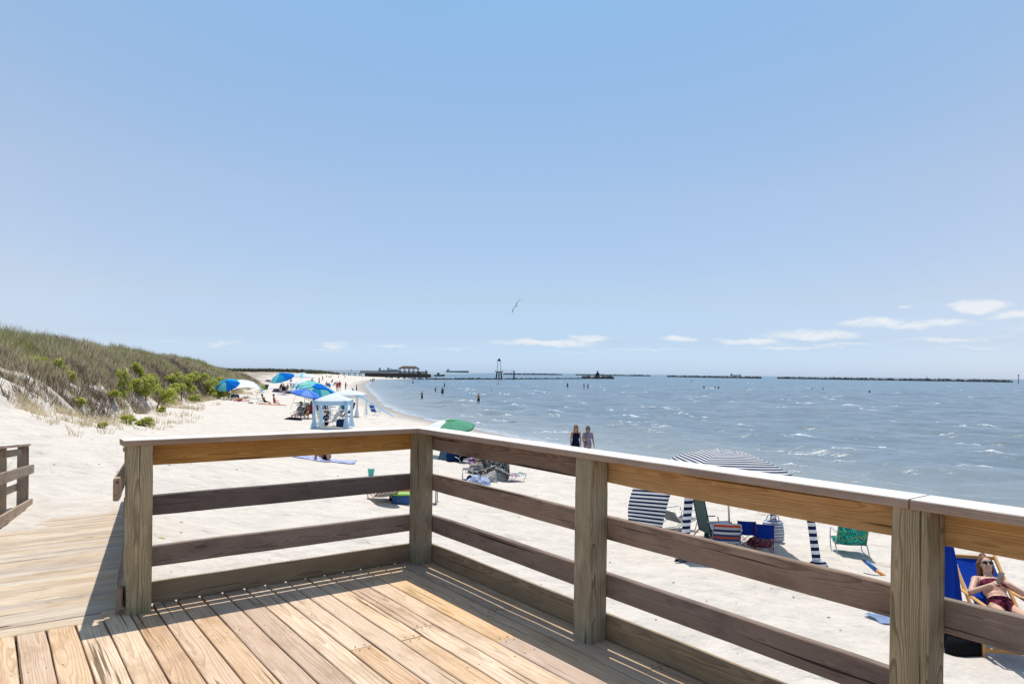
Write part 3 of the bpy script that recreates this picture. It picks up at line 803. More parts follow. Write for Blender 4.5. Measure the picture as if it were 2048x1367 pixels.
cl_ = np.repeat(fbm(x * .16 + 5, y * .16, 3, 51), nb); qq = np.repeat(q, nb)
ln = rs.uniform(.25, .85, n) * np.repeat(rs.uniform(.6, 1.35, len(x)), nb) * (.7 + .5 * cl_) * np.clip(.6 + qq * .6, .6, 1.1)
sh_ = np.clip((cl_ - .30) * 2.0 + (qq - .6) * .22 + rs.normal(0, .13, n) + np.repeat(rs.normal(0, .2, len(x)), nb), 0, 1)
sh_ = np.where(qq < .02, np.clip(.30 + rs.normal(0, .12, n), .15, .6), sh_)
tag(strip_mesh('dune_grass', np.stack([bx, by, bz], 1), dr, bend, ln, rs.uniform(.012, .028, n) * np.clip(.6 + cy / 45, .8, 2.6), sh_, GR), kind='stuff')
# grey-brown twiggy brush on the near slope
BR = leaf_mat('dry_brush_twig', [(.10, .075, .055), (.26, .20, .15), (.62, .51, .40), (.22, .18, .11)], .1)
x, y, q = dune_points(12000, -.04, 1.25, 8, 85)
den = fbm(x * .22 + 30, y * .22, 3, 61); keep = den + np.clip(.12 - q, 0, .2) * -.8 > .42
keep = keep & ~((y < 29) & (q < .5) & (vnoise(x * .7, y * .7, 19) > .38))
x, y, q, den = x[keep], y[keep], q[keep], den[keep]; nb = 26; n = len(x) * nb
cx, cy = np.repeat(x, nb) + rs.normal(0, .16, n), np.repeat(y, nb) + rs.normal(0, .16, n); bz = land_z(cx, cy) - .02 + rs.uniform(0, .22, n)
dr = rs.normal(0, .75, (n, 3)); dr[:, 2] = np.abs(dr[:, 2]) * .75 + .25; dr /= np.linalg.norm(dr, axis=1)[:, None]
tag(strip_mesh('dry_brush', np.stack([cx, cy, bz], 1), dr, rs.normal(0, .25, (n, 3)), rs.uniform(.15, .42, n), rs.uniform(.006, .013, n) * np.clip(.6 + cy / 50, .7, 2), np.clip(np.repeat(den - .4, nb) * 2 + rs.normal(0, .25, n), 0, 1), BR), kind='stuff')

# leafy shrubs, each a thing
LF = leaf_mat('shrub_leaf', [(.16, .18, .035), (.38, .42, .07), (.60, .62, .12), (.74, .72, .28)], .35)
STEM = plain('shrub_stem', (.16, .12, .085), .9)
def leaf_cloud(name, blobs, nleaf, size, parent, mat=None, seed=1):
    r_ = np.random.RandomState(seed); V = []; S = []
    for (c, r, wgt) in blobs:
        k = int(nleaf * wgt); u = r_.normal(size=(k, 3)); u /= np.linalg.norm(u, axis=1)[:, None]; u[:, 2] = np.abs(u[:, 2]) * 1.0 - .25
        rr = r_.uniform(.35, 1.0, k) ** .5 * (1 + r_.normal(0, .12, k)); p = np.array(c) + u * np.array(r) * rr[:, None]
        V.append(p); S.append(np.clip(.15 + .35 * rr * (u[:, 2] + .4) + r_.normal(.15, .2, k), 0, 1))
    p = np.concatenate(V); s = np.concatenate(S); k = len(p)
    d = r_.normal(size=(k, 3)) + np.array([0, 0, .6]); d /= np.linalg.norm(d, axis=1)[:, None]
    sd2 = np.cross(d, r_.normal(size=(k, 3))); sd2 /= np.linalg.norm(sd2, axis=1)[:, None]
    L = size * r_.uniform(.6, 1.3, k)
    a = p - d * (L * .5)[:, None]; b = p + sd2 * (L * .27)[:, None]; c_ = p + d * (L * .5)[:, None]; e = p - sd2 * (L * .27)[:, None]
    co = np.stack([a, b, c_, e], 1).reshape(-1, 3)
    me = bpy.data.meshes.new(name); me.vertices.add(4 * k); me.vertices.foreach_set('co', co.astype('f').ravel())
    me.loops.add(4 * k); me.loops.foreach_set('vertex_index', np.arange(4 * k, dtype=np.int32)); me.polygons.add(k); me.polygons.foreach_set('loop_start', np.arange(k, dtype=np.int32) * 4)
    me.update(calc_edges=True)
    at = me.attributes.new('shade', 'FLOAT', 'POINT'); at.data.foreach_set('value', np.repeat(s, 4).astype('f'))
    me.materials.append(mat or LF); o = bpy.data.objects.new(name, me); COL.objects.link(o)
    if parent: o.parent = parent
    return o
shr = [  # px, py of the foot, width px, height px, label
    (330, 812, 56, 46, 'round bright green leafy shrub at the foot of the dune'),
    (291, 800, 34, 52, 'narrow dark green shrub just left of the round bright green one'),
    (247, 800, 26, 70, 'tall thin green shrub with gaps in the middle of the dune face'),
    (272, 757, 30, 34, 'yellow-green shrub high up above the round bright bush'),
    (115, 745, 40, 28, 'small lime green shrub on the near slope among brown brush'),
    (138, 762, 26, 24, 'small lime green shrub just below another on the near slope'),
    (158, 815, 34, 26, 'low yellowish plant on the bare sand below the near dune slope'),
    (225, 800, 26, 24, 'faded green tuft plant on bare sand between the dune shrubs'),
    (345, 772, 36, 26, 'olive shrub behind and above the round bright bush'),
    (378, 790, 26, 34, 'green shrub right of the bare stick post on the dune foot'),
    (388, 806, 22, 18, 'small pale plant on the sand near the leaning stake'),
    (448, 798, 30, 36, 'leafy green clump beside the thick dark post'),
    (60, 660, 56, 16, 'bright green patch of scrub on the dune crest at the far left'),
    (290, 852, 40, 20, 'low creeping yellow-green plant on the sand at the dune edge'),
    (255, 846, 34, 16, 'low creeping straw-coloured plant left of another on the dune edge'),
    (322, 824, 20, 12, 'tiny yellow weed in the sand below the round bush'),
    (352, 792, 34, 30, 'olive shrub touching the right side of the round bright bush'),
    (368, 772, 40, 30, 'broad olive shrub high on the right shoulder of the dune'),
    (394, 770, 36, 28, 'dull green shrub right of the broad olive one on the dune shoulder'),
    (414, 786, 38, 30, 'dense yellow-green shrub low on the right shoulder of the dune'),
    (430, 772, 30, 22, 'small dark green shrub at the right end of the dune, high up'),
    (424, 797, 30, 24, 'leafy green shrub on the sand edge left of the thin fence stake'),
    (306, 778, 40, 34, 'dark olive shrub behind the narrow dark green shrub'),
    (268, 785, 30, 34, 'sparse yellow-green shrub between the tall thin one and the narrow one'),
    (205, 856, 22, 10, 'tiny dry weed lying on the sand slope under the dune'),
]
for i, (px, py, wpx, hpx, lab) in enumerate(shr):
    p = on_land(px, py) if py > 700 else Vector((-.682 * 33, 33, gz(-.682 * 33, 33)))
    s = p.y / F_PX; w2, h2 = wpx * s / 2, hpx * s
    t = thing('shrub', lab, 'shrub', p, group='green shrubs on the dune')
    r_ = random.Random(i + 3); bl = []
    nb_ = 5 if h2 < .5 else 9
    for k in range(nb_):
        bl.append(((r_.uniform(-.7, .7) * w2, r_.uniform(-.6, .6) * w2, h2 * r_.uniform(.12, .75)), (w2 * r_.uniform(.32, .55), w2 * r_.uniform(.32, .55), h2 * r_.uniform(.22, .4)), 1 / nb_))
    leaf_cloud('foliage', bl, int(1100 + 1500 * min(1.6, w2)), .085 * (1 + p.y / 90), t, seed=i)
    st = MB()
    for k in range(5):
        q = Vector((r_.uniform(-.5, .5) * w2, r_.uniform(-.4, .4) * w2, h2 * .75)); st.tube([(q.x * .25, q.y * .25, -.1), q * .6, q], [.02, .014, .006], 5)
    st.build('stem', STEM, t)

# rotten stakes of an old sand fence along the dune foot
PST = plain('old_stake', (.17, .125, .10), .95, bump=.5)
for i, (px, py, h, r, lean, lab) in enumerate([(362, 802, 28, .05, .10, 'grey broken fence stake right of the round bright bush'), (408, 800, 26, .05, -.05, 'leaning grey fence stake between shrubs at the dune foot'), (457, 797, 38, .10, .0, 'thick dark post in front of the blue umbrella by the dune'), (433, 796, 30, .05, .03, 'thin fence stake left of the thick dark post'), (313, 822, 24, .05, .2, 'short driftwood stake in front of the round bright bush')]):
    p = on_land(px, py); H = h * p.y / F_PX; mb = MB()
    r_ = random.Random(i); mb.tube([(0, 0, -.4), (lean * .3, 0, H * .4), (lean, .02, H * .97), (lean * 1.02, .02, H)], [r * 1.1, r, r * .9, r * .5], 8)
    tag(mb.build('stake', PST), lab, 'post', 'fence stakes at the dune foot').location = p

# planted bank that carries the pier path, far end of the beach
BK = leaf_mat('bank_leaf', [(.05, .06, .03), (.10, .11, .045), (.17, .16, .08), (.30, .26, .18)], .2)
n = 5200; bx = rs.uniform(-200, -103, n); by = rs.uniform(366, 420, n); by = np.where(rs.uniform(size=n) < .6, 362 + (by - 366) * .3, by)
bz = land_z(bx, by); ok = bz > -1.9; bx, by, bz = bx[ok], by[ok], bz[ok]; n = len(bx)
nb = 5; cx, cy, cz = [np.repeat(v, nb) for v in (bx, by, bz)]; n = len(cx)
dr = rs.normal(0, .6, (n, 3)); dr[:, 2] = np.abs(dr[:, 2]) + .5; dr /= np.linalg.norm(dr, axis=1)[:, None]
tag(strip_mesh('scrub_on_bank', np.stack([cx + rs.normal(0, .8, n), cy, cz - .1], 1), dr, rs.normal(0, .2, (n, 3)), rs.uniform(.5, 1.7, n), rs.uniform(.4, .9, n), np.clip(rs.normal(.36, .28, n), 0, 1), BK), kind='stuff')

# dried seaweed and twigs scattered over the sand
wr = MB(); r_ = random.Random(21); DEB = plain('dry_seaweed', (.20, .15, .10), .95)
k = 0
while k < 420:
    d = math.exp(r_.uniform(math.log(6), math.log(90))); a = r_.uniform(-.72, .5); x_, y_ = a * d, d
    xs = float(T_SHORE(y_)); dd = xs - x_
    if dd < 1.5 or x_ < float(T_BASE(y_)) - 2: continue
    if r_.random() > (.22 + 1.0 * math.exp(-((dd - 5) / 2.5) ** 2) + .5 * math.exp(-((dd - 9.5) / 1.5) ** 2)): continue
    z_ = gz(x_, y_); L = r_.uniform(.008, .035) * (1 + d / 45); an = r_.uniform(0, 3.14)
    v = Vector((math.cos(an), math.sin(an), 0)) * L; u = Vector((-math.sin(an), math.cos(an), 0)) * L * r_.uniform(.15, .5); c = Vector((x_, y_, z_ + .006))
    wr.add([c - v, c + u * r_.uniform(.6, 1.2) + UP * L * .3, c + v * r_.uniform(.6, 1), c - u + UP * L * .2], [(0, 1, 2, 3)]); k += 1
tag(wr.build('seaweed_debris', DEB), kind='stuff')
# ------------------------------------------------------------------ people: one continuous body grown from a posed skeleton
SKIN = {}
def skin_mat(name, col):
    if name in SKIN: return SKIN[name]
    m, nt, bs = new_mat('skin_' + name)
    tc = nt.node('ShaderNodeTexCoord').outputs['Object']
    n = nt.noise(tc, 7, 3); c = nt.mix(n, tuple(x * .88 for x in col), tuple(min(1, x * 1.1) for x in col))
    setp(nt, bs, color=c, rough=.5, spec=.35, sss=.06); bs.inputs['Subsurface Radius'].default_value = (.012, .005, .003)
    SKIN[name] = m; return m
skin_mat('fair', (.62, .38, .27)); skin_mat('tan', (.45, .245, .15)); skin_mat('brown', (.25, .13, .08)); skin_mat('far', (.34, .19, .13))
def rot_to(d):
    return Vector(d).normalized().to_track_quat('Z', 'Y').to_matrix()

def capsule(bm_mb, a, b, ra, rb, n=10, flat=1.0):
    a = Vector(a); b = Vector(b); d = b - a; L = d.length
    M = rot_to(d) if L > 1e-6 else Matrix.Identity(3)
    rings = []
    for k in range(4): t = k / 4 * math.pi / 2; rings.append((-math.cos(t) * ra, math.sin(t) * ra))
    rings.append((0, ra)); rings.append((L, rb))
    for k in range(1, 4): t = k / 4 * math.pi / 2; rings.append((L + math.sin(t) * rb, math.cos(t) * rb))
    vs = []
    for z, r in rings[1:]:
        for i in range(n):
            t = 2 * math.pi * i / n; vs.append(a + M @ Vector((math.cos(t) * r, math.sin(t) * r, z)))
    m = len(rings) - 1
    vs.append(a + M @ Vector((0, 0, -ra))); vs.append(a + M @ Vector((0, 0, L + rb)))
    fs = []
    for k in range(m - 1):
        for i in range(n):
            j = (i + 1) % n; fs.append((k * n + i, k * n + j, k * n + n + j, k * n + n + i))
    for i in range(n):
        j = (i + 1) % n; fs.append((m * n, j, i)); fs.append((m * n + 1, (m - 1) * n + i, (m - 1) * n + j))
    bm_mb.add(vs, fs)

def remesh(mb, voxel, smooth, name):
    me = bpy.data.meshes.new('tmp'); me.from_pydata(mb.v, [], mb.f); o = bpy.data.objects.new('tmp', me); COL.objects.link(o)
    md = o.modifiers.new('r', 'REMESH'); md.mode = 'VOXEL'; md.voxel_size = voxel
    if smooth: ms = o.modifiers.new('s', 'SMOOTH'); ms.factor = .5; ms.iterations = smooth
    dg = bpy.context.evaluated_depsgraph_get(); ev = o.evaluated_get(dg)
    out = bpy.data.meshes.new_from_object(ev, depsgraph=dg); out.name = name
    bpy.data.objects.remove(o); bpy.data.meshes.remove(me)
    out.polygons.foreach_set('use_smooth', np.ones(len(out.polygons), bool)); return out

def person(label, loc, rz=0.0, H=1.68, lean=0.0, hipL=(0, .06), hipR=(0, .06), kneeL=.05, kneeR=.05, armL=(0, .15), armR=(0, .15), foreL=None, foreR=None,
           skin='tan', hair=(.09, .06, .04), hairlen=0, clothes=(), voxel=.03, fem=True, ground=None, headturn=0.0, headnod=0.0, fingers=False, group=None, roll=None, hat=None, glasses=False, bun=False, sink=0.0, hands=None, cat='person'):
    """joint angles in radians from straight down, forward positive; second value opens sideways"""
    k = H / 1.70; MBp = MB(); bones = []
    pel = Vector((0, 0, 0)); T = Vector((0, -math.sin(lean), math.cos(lean)))
    Fw = Vector((0, math.cos(lean), math.sin(lean)))
    waist = pel + T * .13 * k; chest = pel + T * .34 * k; neck = pel + T * .50 * k
    hn = T.lerp(Vector((0, 0, 1)), .6).normalized(); hf = Fw.lerp(Vector((0, 1, 0)), .6).normalized()
    Rn = Matrix.Rotation(-headnod, 3, 'X'); hn = Rn @ hn; hf = Rn @ hf
    Rt = Matrix.Rotation(headturn, 3, hn); hf = Rt @ hf
    head = neck + hn * .165 * k + hf * .012 * k
    hs = hf.cross(hn)
    sw = (.165 if fem else .19) * k; hw = (.085 if fem else .08) * k
    def seg(name, a, b, ra, rb): bones.append((name, Vector(a), Vector(b))); capsule(MBp, a, b, ra * k, rb * k)
    X = Vector((1, 0, 0))
    # trunk as a chain of flattened ellipsoids so that it reads as one torso
    Mt = Matrix((X, Fw, T)).transposed()
    for c, r in ((pel + T * .0, (.168 if fem else .155, .115, .11)), (pel + T * .09 * k, (.148 if fem else .15, .10, .11)), (waist + T * .06 * k, (.128 if fem else .148, .09, .12)), (chest - T * .06 * k, (.145 if fem else .165, .105, .12)), (chest + T * .05 * k, (.15 if fem else .175, .10, .10)), (chest + T * .11 * k, (.125 if fem else .15, .075, .065))):
        MBp.ell(c, tuple(q * k for q in r), Mt, nu=14, nv=10)
    if fem:
        for s in (-1, 1): MBp.ell(chest + X * s * .072 * k + Fw * .075 * k - T * .02 * k, (.068 * k, .06 * k, .065 * k), Mt)
    bones += [('pelvis', pel - T * .05 * k, pel + T * .08 * k), ('abdomen', waist, waist + T * .08 * k), ('chest', chest - T * .08 * k, chest + T * .12 * k)]
    seg('neck', neck - T * .05 * k, head - hn * .06 * k, .056, .052)
    Mh = Matrix((hs, hf, hn)).transposed()
    MBp.ell(head + hn * .03 * k - hf * .008 * k, (.076 * k, .095 * k, .095 * k), Mh, nu=16, nv=12)
    MBp.ell(head - hn * .035 * k + hf * .025 * k, (.058 * k, .068 * k, .075 * k), Mh, nu=14, nv=10)
    MBp.ell(head + hf * .096 * k - hn * .012 * k, (.013 * k, .02 * k, .022 * k), Mh, nu=8, nv=6)      # nose
    MBp.ell(head + hf * .078 * k - hn * .055 * k, (.024 * k, .014 * k, .011 * k), Mh, nu=8, nv=6)     # lips
    MBp.ell(head + hf * .075 * k - hn * .088 * k, (.022 * k, .018 * k, .016 * k), Mh, nu=8, nv=6)     # chin
    for s in (-1, 1): MBp.ell(head + hs * s * .077 * k + hn * .0 * k, (.009 * k, .019 * k, .03 * k), Mh, nu=8, nv=6)  # ears
    bones.append(('head', head - hn * .03 * k, head + hn * .05 * k))
    ends = {}
    for s, nm, hip, kn in ((-1, 'L', hipL, kneeL), (1, 'R', hipR, kneeR)):
        def ld(t, ab): return Vector((s * math.sin(ab), math.cos(ab) * math.sin(t), -math.cos(ab) * math.cos(t)))
        h = pel + X * s * hw - T * .02 * k; th = ld(*hip); kne = h + th * .43 * k; sh = ld(hip[0] - kn, hip[1] * .6); an = kne + sh * .42 * k
        seg('thigh' + nm, h, kne, .082 if fem else .08, .054); seg('shank' + nm, kne, an, .053, .036)
        cal = kne.lerp(an, .3) - ld(hip[0] - kn + math.pi / 2, 0) * .012 * k; MBp.ell(cal, (.046 * k, .05 * k, .09 * k), rot_to(sh), nu=10, nv=8)
        ft = ld(hip[0] - kn + math.pi / 2 - .25, hip[1] * .6 + .1)
        if abs(sh.z) < .5: ft = (ft * .5 + Vector((0, 0, 1)) * .8).normalized()
        seg('foot' + nm, an - sh * -.03 * k, an + ft * .17 * k + sh * .03 * k, .036, .026)
        ends['toe' + nm] = an + ft * .17 * k; ends['knee' + nm] = kne; ends['ank' + nm] = an
    sh0 = neck - T * .045 * k
    for s, nm, ar, fo in ((-1, 'L', armL, foreL), (1, 'R', armR, foreR)):
        a = sh0 + X * s * sw; capsule(MBp, sh0 + X * s * .06 * k, a, .05 * k, .055 * k)
        def ad(t, ab): return Vector((s * math.sin(ab), math.cos(ab) * math.sin(t), -math.cos(ab) * math.cos(t)))
        d1 = ad(*ar); el = a + d1 * .29 * k; fo_ = fo if fo is not None else (ar[0] + .15, ar[1] * .4); d2 = ad(*fo_); wr = el + d2 * .245 * k
        seg('uarm' + nm, a, el, .050 if fem else .054, .038); seg('farm' + nm, el, wr, .039, .027)
        # hand: palm, four fingers, thumb from its side
        pm = wr + d2 * .045 * k; side = d2.cross(X * s).normalized() if abs(d2.dot(X)) < .95 else d2.orthogonal().normalized()
        palmn = side.cross(d2).normalized()
        if fingers:
            MBp.ell(wr + d2 * .045 * k, (.040 * k, .017 * k, .052 * k), Matrix((side, palmn, d2)).transposed())
            for q, ln in ((-1.5, .058), (-.5, .072), (.5, .076), (1.5, .068)):
                b0 = wr + d2 * .082 * k + side * q * .0195 * k; cu = hands if hands is not None else .5
                dd = (d2 * math.cos(cu) - palmn * s * math.sin(cu)); b1 = b0 + dd * ln * .5 * k; dd2 = (d2 * math.cos(cu * 2) - palmn * s * math.sin(cu * 2)); b2 = b1 + dd2 * ln * .45 * k
                capsule(MBp, b0 - dd * .015 * k, b1, .0092 * k, .0085 * k, 8); capsule(MBp, b1, b2, .0085 * k, .007 * k, 8)
            b0 = wr + d2 * .025 * k + side * .034 * k; b1 = b0 + (d2 * .6 + side * .7 - palmn * s * .25).normalized() * .04 * k; b2 = b1 + (d2 * .85 + side * .25 - palmn * s * .3).normalized() * .03 * k
            capsule(MBp, b0, b1, .0125 * k, .0105 * k, 8); capsule(MBp, b1, b2, .0105 * k, .0085 * k, 8)
        else:
            MBp.ell(pm, (.038 * k, .02 * k, .05 * k), Matrix((side, palmn, d2)).transposed(), nu=8, nv=6)
            for q in (-1.4, -.45, .45, 1.4):
                b0 = wr + d2 * .08 * k + side * q * .019 * k; capsule(MBp, b0, b0 + (d2 - palmn * s * .5).normalized() * .065 * k, .010 * k, .008 * k, 6)
            b0 = wr + d2 * .02 * k + side * .035 * k; capsule(MBp, b0, b0 + (d2 + side * .7).normalized() * .06 * k, .013 * k, .01 * k, 6)
        bones.append(('hand' + nm, wr, wr + d2 * .12 * k)); ends['wrist' + nm] = wr; ends['hand' + nm] = wr + d2 * .09 * k
    zmin = min(v[2] for v in MBp.v)
    Rr = roll if roll is not None else Matrix.Identity(3)
    MBp.v = [tuple(Rr @ Vector(v)) for v in MBp.v]; bones = [(n_, Rr @ a, Rr @ b) for n_, a, b in bones]
    zmin = min(v[2] for v in MBp.v); off = Vector((0, 0, -zmin - sink))
    if ground is not None: off = Vector(ground)
    MBp.v = [tuple(Vector(v) + off) for v in MBp.v]; bones = [(n_, a + off, b + off) for n_, a, b in bones]
    head = Rr @ head + off; hs, hf, hn = Rr @ hs, Rr @ hf, Rr @ hn
    t = thing('person', label, cat, loc, rz, group)
    me = remesh(MBp, voxel, 2 if voxel > .015 else 4, 'body'); me.materials.append(SKIN[skin])
    bo = bpy.data.objects.new('body', me); COL.objects.link(bo); bo.parent = t
    nv = len(me.vertices); co = np.empty(nv * 3); me.vertices.foreach_get('co', co); co = co.reshape(-1, 3)
    no = np.empty(nv * 3); me.vertices.foreach_get('normal', no); no = no.reshape(-1, 3)
    fc = np.array([list(p.center) for p in me.polygons]); best = np.full(len(fc), 9e9); idx = np.zeros(len(fc), int); tt = np.zeros(len(fc))
    rad_ = {'thigh': .07, 'shank': .045, 'foot': .03, 'uarm': .045, 'farm': .033, 'hand': .025, 'pelvis': .12, 'abdomen': .115, 'chest': .125, 'neck': .054, 'head': .085}
    for i, (n_, a, b) in enumerate(bones):
        a = np.array(a); b = np.array(b); d = b - a; L2_ = (d * d).sum(); u = np.clip(((fc - a) @ d) / L2_, 0, 1); uu = ((fc - a) @ d) / L2_
        dist = np.linalg.norm(fc - (a + u[:, None] * d), axis=1) - rad_[n_.rstrip('LR')] * k
        m_ = dist < best; best[m_] = dist[m_]; idx[m_] = i; tt[m_] = uu[m_]
    bn = np.array([n_ for n_, _, _ in bones], dtype=object)[idx]
    for cname, spec, mat, push in clothes:
        sel = np.zeros(len(fc), bool)
        for sp in spec:
            if isinstance(sp, str): sp = (sp, -9, 9)
            sel |= np.array([x.startswith(sp[0]) for x in bn]) & (tt >= sp[1]) & (tt <= sp[2])
        fi = np.nonzero(sel)[0]
        if not len(fi): continue
        polys = [tuple(me.polygons[i].vertices) for i in fi]; used = sorted({v for p in polys for v in p}); mp = {v: i for i, v in enumerate(used)}
        vs = (co[used] + no[used] * push * k)
        cm = bpy.data.meshes.new(cname); cm.from_pydata(vs.tolist(), [], [tuple(mp[v] for v in p) for p in polys]); cm.materials.append(mat)
        cm.polygons.foreach_set('use_smooth', np.ones(len(polys), bool)); c_o = bpy.data.objects.new(cname, cm); COL.objects.link(c_o); c_o.parent = t
    # hair
    if hair is not None:
        h = MB(); Mh = Matrix((hs, hf, hn)).transposed()
        h.ell(head + hn * .045 * k - hf * .022 * k, (.086 * k, .098 * k, .098 * k), Mh, nu=14, nv=10)
        if hairlen > 0:
            for q in (-.05, 0, .05):
                capsule(h, head - hf * .055 * k + hs * q * k + hn * .03 * k, head - hf * .075 * k + hs * q * 1.4 * k - hn * hairlen * k, .048 * k, .03 * k)
            for s in (-1, 1): capsule(h, head + hs * s * .07 * k + hn * .03 * k - hf * .01 * k, head + hs * s * .08 * k - hn * hairlen * .8 * k - hf * .02 * k, .032 * k, .02 * k)
        if bun: h.ell(head + hn * .14 * k - hf * .04 * k, (.045 * k,) * 3)
        hm = remesh(h, max(.009, voxel * .8), 1, 'hair'); hm.materials.append(plain('hair_%d_%d' % (int(hair[0] * 100), int(hair[2] * 100)), hair, .6, .35, 40)); ho = bpy.data.objects.new('hair', hm); COL.objects.link(ho); ho.parent = t
    if glasses:
        g = MB(); Mh = Matrix((hs, hf, hn)).transposed()
        for s in (-1, 1):
            g.ell(head + hs * s * .036 * k + hf * .09 * k + hn * .018 * k, (.031 * k, .012 * k, .024 * k), Mh, nu=12, nv=8)
            g.tube([head + hs * s * .066 * k + hf * .085 * k + hn * .022 * k, head + hs * s * .084 * k + hf * .0 * k + hn * .018 * k], .004 * k, 6)
        g.tube([head - hs * .012 * k + hf * .098 * k + hn * .022 * k, head + hs * .012 * k + hf * .098 * k + hn * .022 * k], .004 * k, 6)
        g.build('sunglasses', plain('dark_lens', (.012, .010, .010), .12, spec=.6), t, smooth=True)
    if hat is not None:
        h = MB(); Mh = Matrix((hs, hf, hn)).transposed(); c0 = head + hn * .07 * k
        pr = [(.19, -.01), (.185, .0), (.10, .012), (.098, .05), (.085, .085), (.04, .105), (.0, .108)]
        n = 16; vs = []
        for r_, z_ in pr:
            for i in range(n): a_ = 2 * math.pi * i / n; vs.append(c0 + Mh @ Vector((math.cos(a_) * r_ * k, math.sin(a_) * r_ * k * 1.05, z_ * k)))
        h.add(vs, [(j * n + i, j * n + (i + 1) % n, (j + 1) * n + (i + 1) % n, (j + 1) * n + i) for j in range(len(pr) - 1) for i in range(n)])
        h.build('hat', hat, t, smooth=True)
    t['_e'] = 0; del t['_e']
    return t, {kk: (Rr @ v + off) for kk, v in ends.items()}, (head, hs, hf, hn), bo
C_NAVY = cloth('navy_jersey', (.008, .012, .04), transl=.02); C_BLACK = cloth('black_swim', (.012, .012, .015), transl=.0); C_RED = cloth('red_shorts', (.42, .045, .05), transl=.05)
C_WHITE = cloth('white_shirt', (.75, .75, .76), transl=.1); C_MAUVE = pattern_cloth('mauve_print', [(.16, .13, .17), (.30, .26, .32), (.40, .36, .40), (.22, .18, .22)], 30); C_TEAL = cloth('teal_shirt', (.02, .22, .32), transl=.05)
C_GREY = cloth('grey_cloth', (.2, .21, .22), transl=.05); C_PINK = cloth('coral_swim', (.6, .14, .10), transl=.05); C_DKBLUE = cloth('dark_blue_shirt', (.018, .035, .09), transl=.02); C_MAROON = pattern_cloth('maroon_print', [(.20, .03, .06), (.12, .015, .03), (.05, .01, .015), (.24, .06, .09)], 60); C_GREEN = cloth('olive_shirt', (.10, .11, .06), transl=.05)
TOP = ['chest', 'abdomen', ('uarm', -9, .18)]; TEE = ['chest', 'abdomen', ('pelvis', -.1, 9), ('uarm', -9, .7)]; SHORTS = ['pelvis', ('thigh', -9, .55)]; BRIEF = ['pelvis', ('thigh', -9, .06)]; BRA = [('chest', .1, .72)]; ONEP = ['pelvis', 'abdomen', ('chest', -9, .75), ('thigh', -9, .05)]; DRESS = ['pelvis', 'abdomen', 'chest', ('thigh', -9, .75)]
def face_to(p, q): return math.atan2(-(q[0] - p[0]), q[1] - p[1])
CAMXY = (0, 0)
# ------------------------------------------------------------------ beach gear builders
ALU = plain('white_metal_tube', (.62, .62, .62), .35, metal=.6); DKM = plain('dark_metal_tube', (.04, .04, .045), .4, metal=.4); REDM = plain('red_painted_tube', (.33, .03, .035), .4); WOODL = plain('varnished_beech', (.62, .33, .11), .45, .25, 14)
def umbrella(label, loc, cols, R_=1.15, H_=2.0, tilt=0.0, az=0.0, sag=.34, vent=True, pole_m=None, group=None, spin=0.0, depth=.9):
    """panelled beach umbrella; canopy tilts by `tilt` towards azimuth az"""
    t = thing('beach_umbrella', label, 'umbrella', loc, group=group)
    M = Matrix.Rotation(az, 3, 'Z') @ Matrix.Rotation(-tilt, 3, 'X') @ Matrix.Rotation(spin, 3, 'Z')
    top = Vector((0, 0, H_)); hinge = Vector((0, 0, H_ - sag * R_ - .25)) if tilt else Vector((0, 0, H_ * .6))
    def tr(p): return hinge + M @ (p - hinge)
    n = 8; c = MB()
    for g in range(n):
        a0, a1 = 2 * math.pi * g / n, 2 * math.pi * (g + 1) / n
        def fn(u, v, a0=a0, a1=a1):
            r = .06 + v * (R_ - .06); a = a0 + (a1 - a0) * u; chord = math.cos((a1 - a0) / 2) / math.cos((u - .5) * (a1 - a0)); rr = r * (chord * v + (1 - v))
            z = H_ - sag * R_ * (v ** 1.6) - .035 * R_ * v * math.sin(math.pi * u) + .01
            return tr(Vector((math.cos(a) * rr, math.sin(a) * rr, z)))
        c.grid(fn, 4, 6, mat=g % len(cols))
        def hem(u, v, a0=a0, a1=a1):
            a = a0 + (a1 - a0) * u; chord = math.cos((a1 - a0) / 2) / math.cos((u - .5) * (a1 - a0)); p = Vector((math.cos(a) * R_ * chord, math.sin(a) * R_ * chord, H_ - sag * R_ - .035 * R_ * math.sin(math.pi * u) + .01 - v * .09))
            return tr(p)
        c.grid(hem, 4, 1, mat=g % len(cols))
    c.build('canopy', cols, t, smooth=False)
    if vent:
        v_ = MB()
        for g in range(n):
            a0, a1 = 2 * math.pi * g / n, 2 * math.pi * (g + 1) / n
            v_.grid(lambda u, v, a0=a0, a1=a1: tr(Vector((math.cos(a0 + (a1 - a0) * u) * v * R_ * .22, math.sin(a0 + (a1 - a0) * u) * v * R_ * .22, H_ + .055 - .05 * v * v))), 2, 2, mat=(g + 1) % len(cols))
        v_.build('vent', cols, t)
    p = MB(); p.tube([(0, 0, -depth * .4), hinge], .018, 8); p.tube([hinge, tr(Vector((0, 0, H_ + .09)))], .014, 8)
    for g in range(n):
        a = 2 * math.pi * g / n; e = tr(Vector((math.cos(a) * R_ * .98, math.sin(a) * R_ * .98, H_ - sag * R_ + .0))); m_ = tr(Vector((math.cos(a) * R_ * .5, math.sin(a) * R_ * .5, H_ - sag * R_ * .33 - .01))); p.tube([tr(Vector((0, 0, H_ - .01))), m_, e], .005, 5)
    p.build('pole', pole_m or ALU, t, smooth=True)
    return t

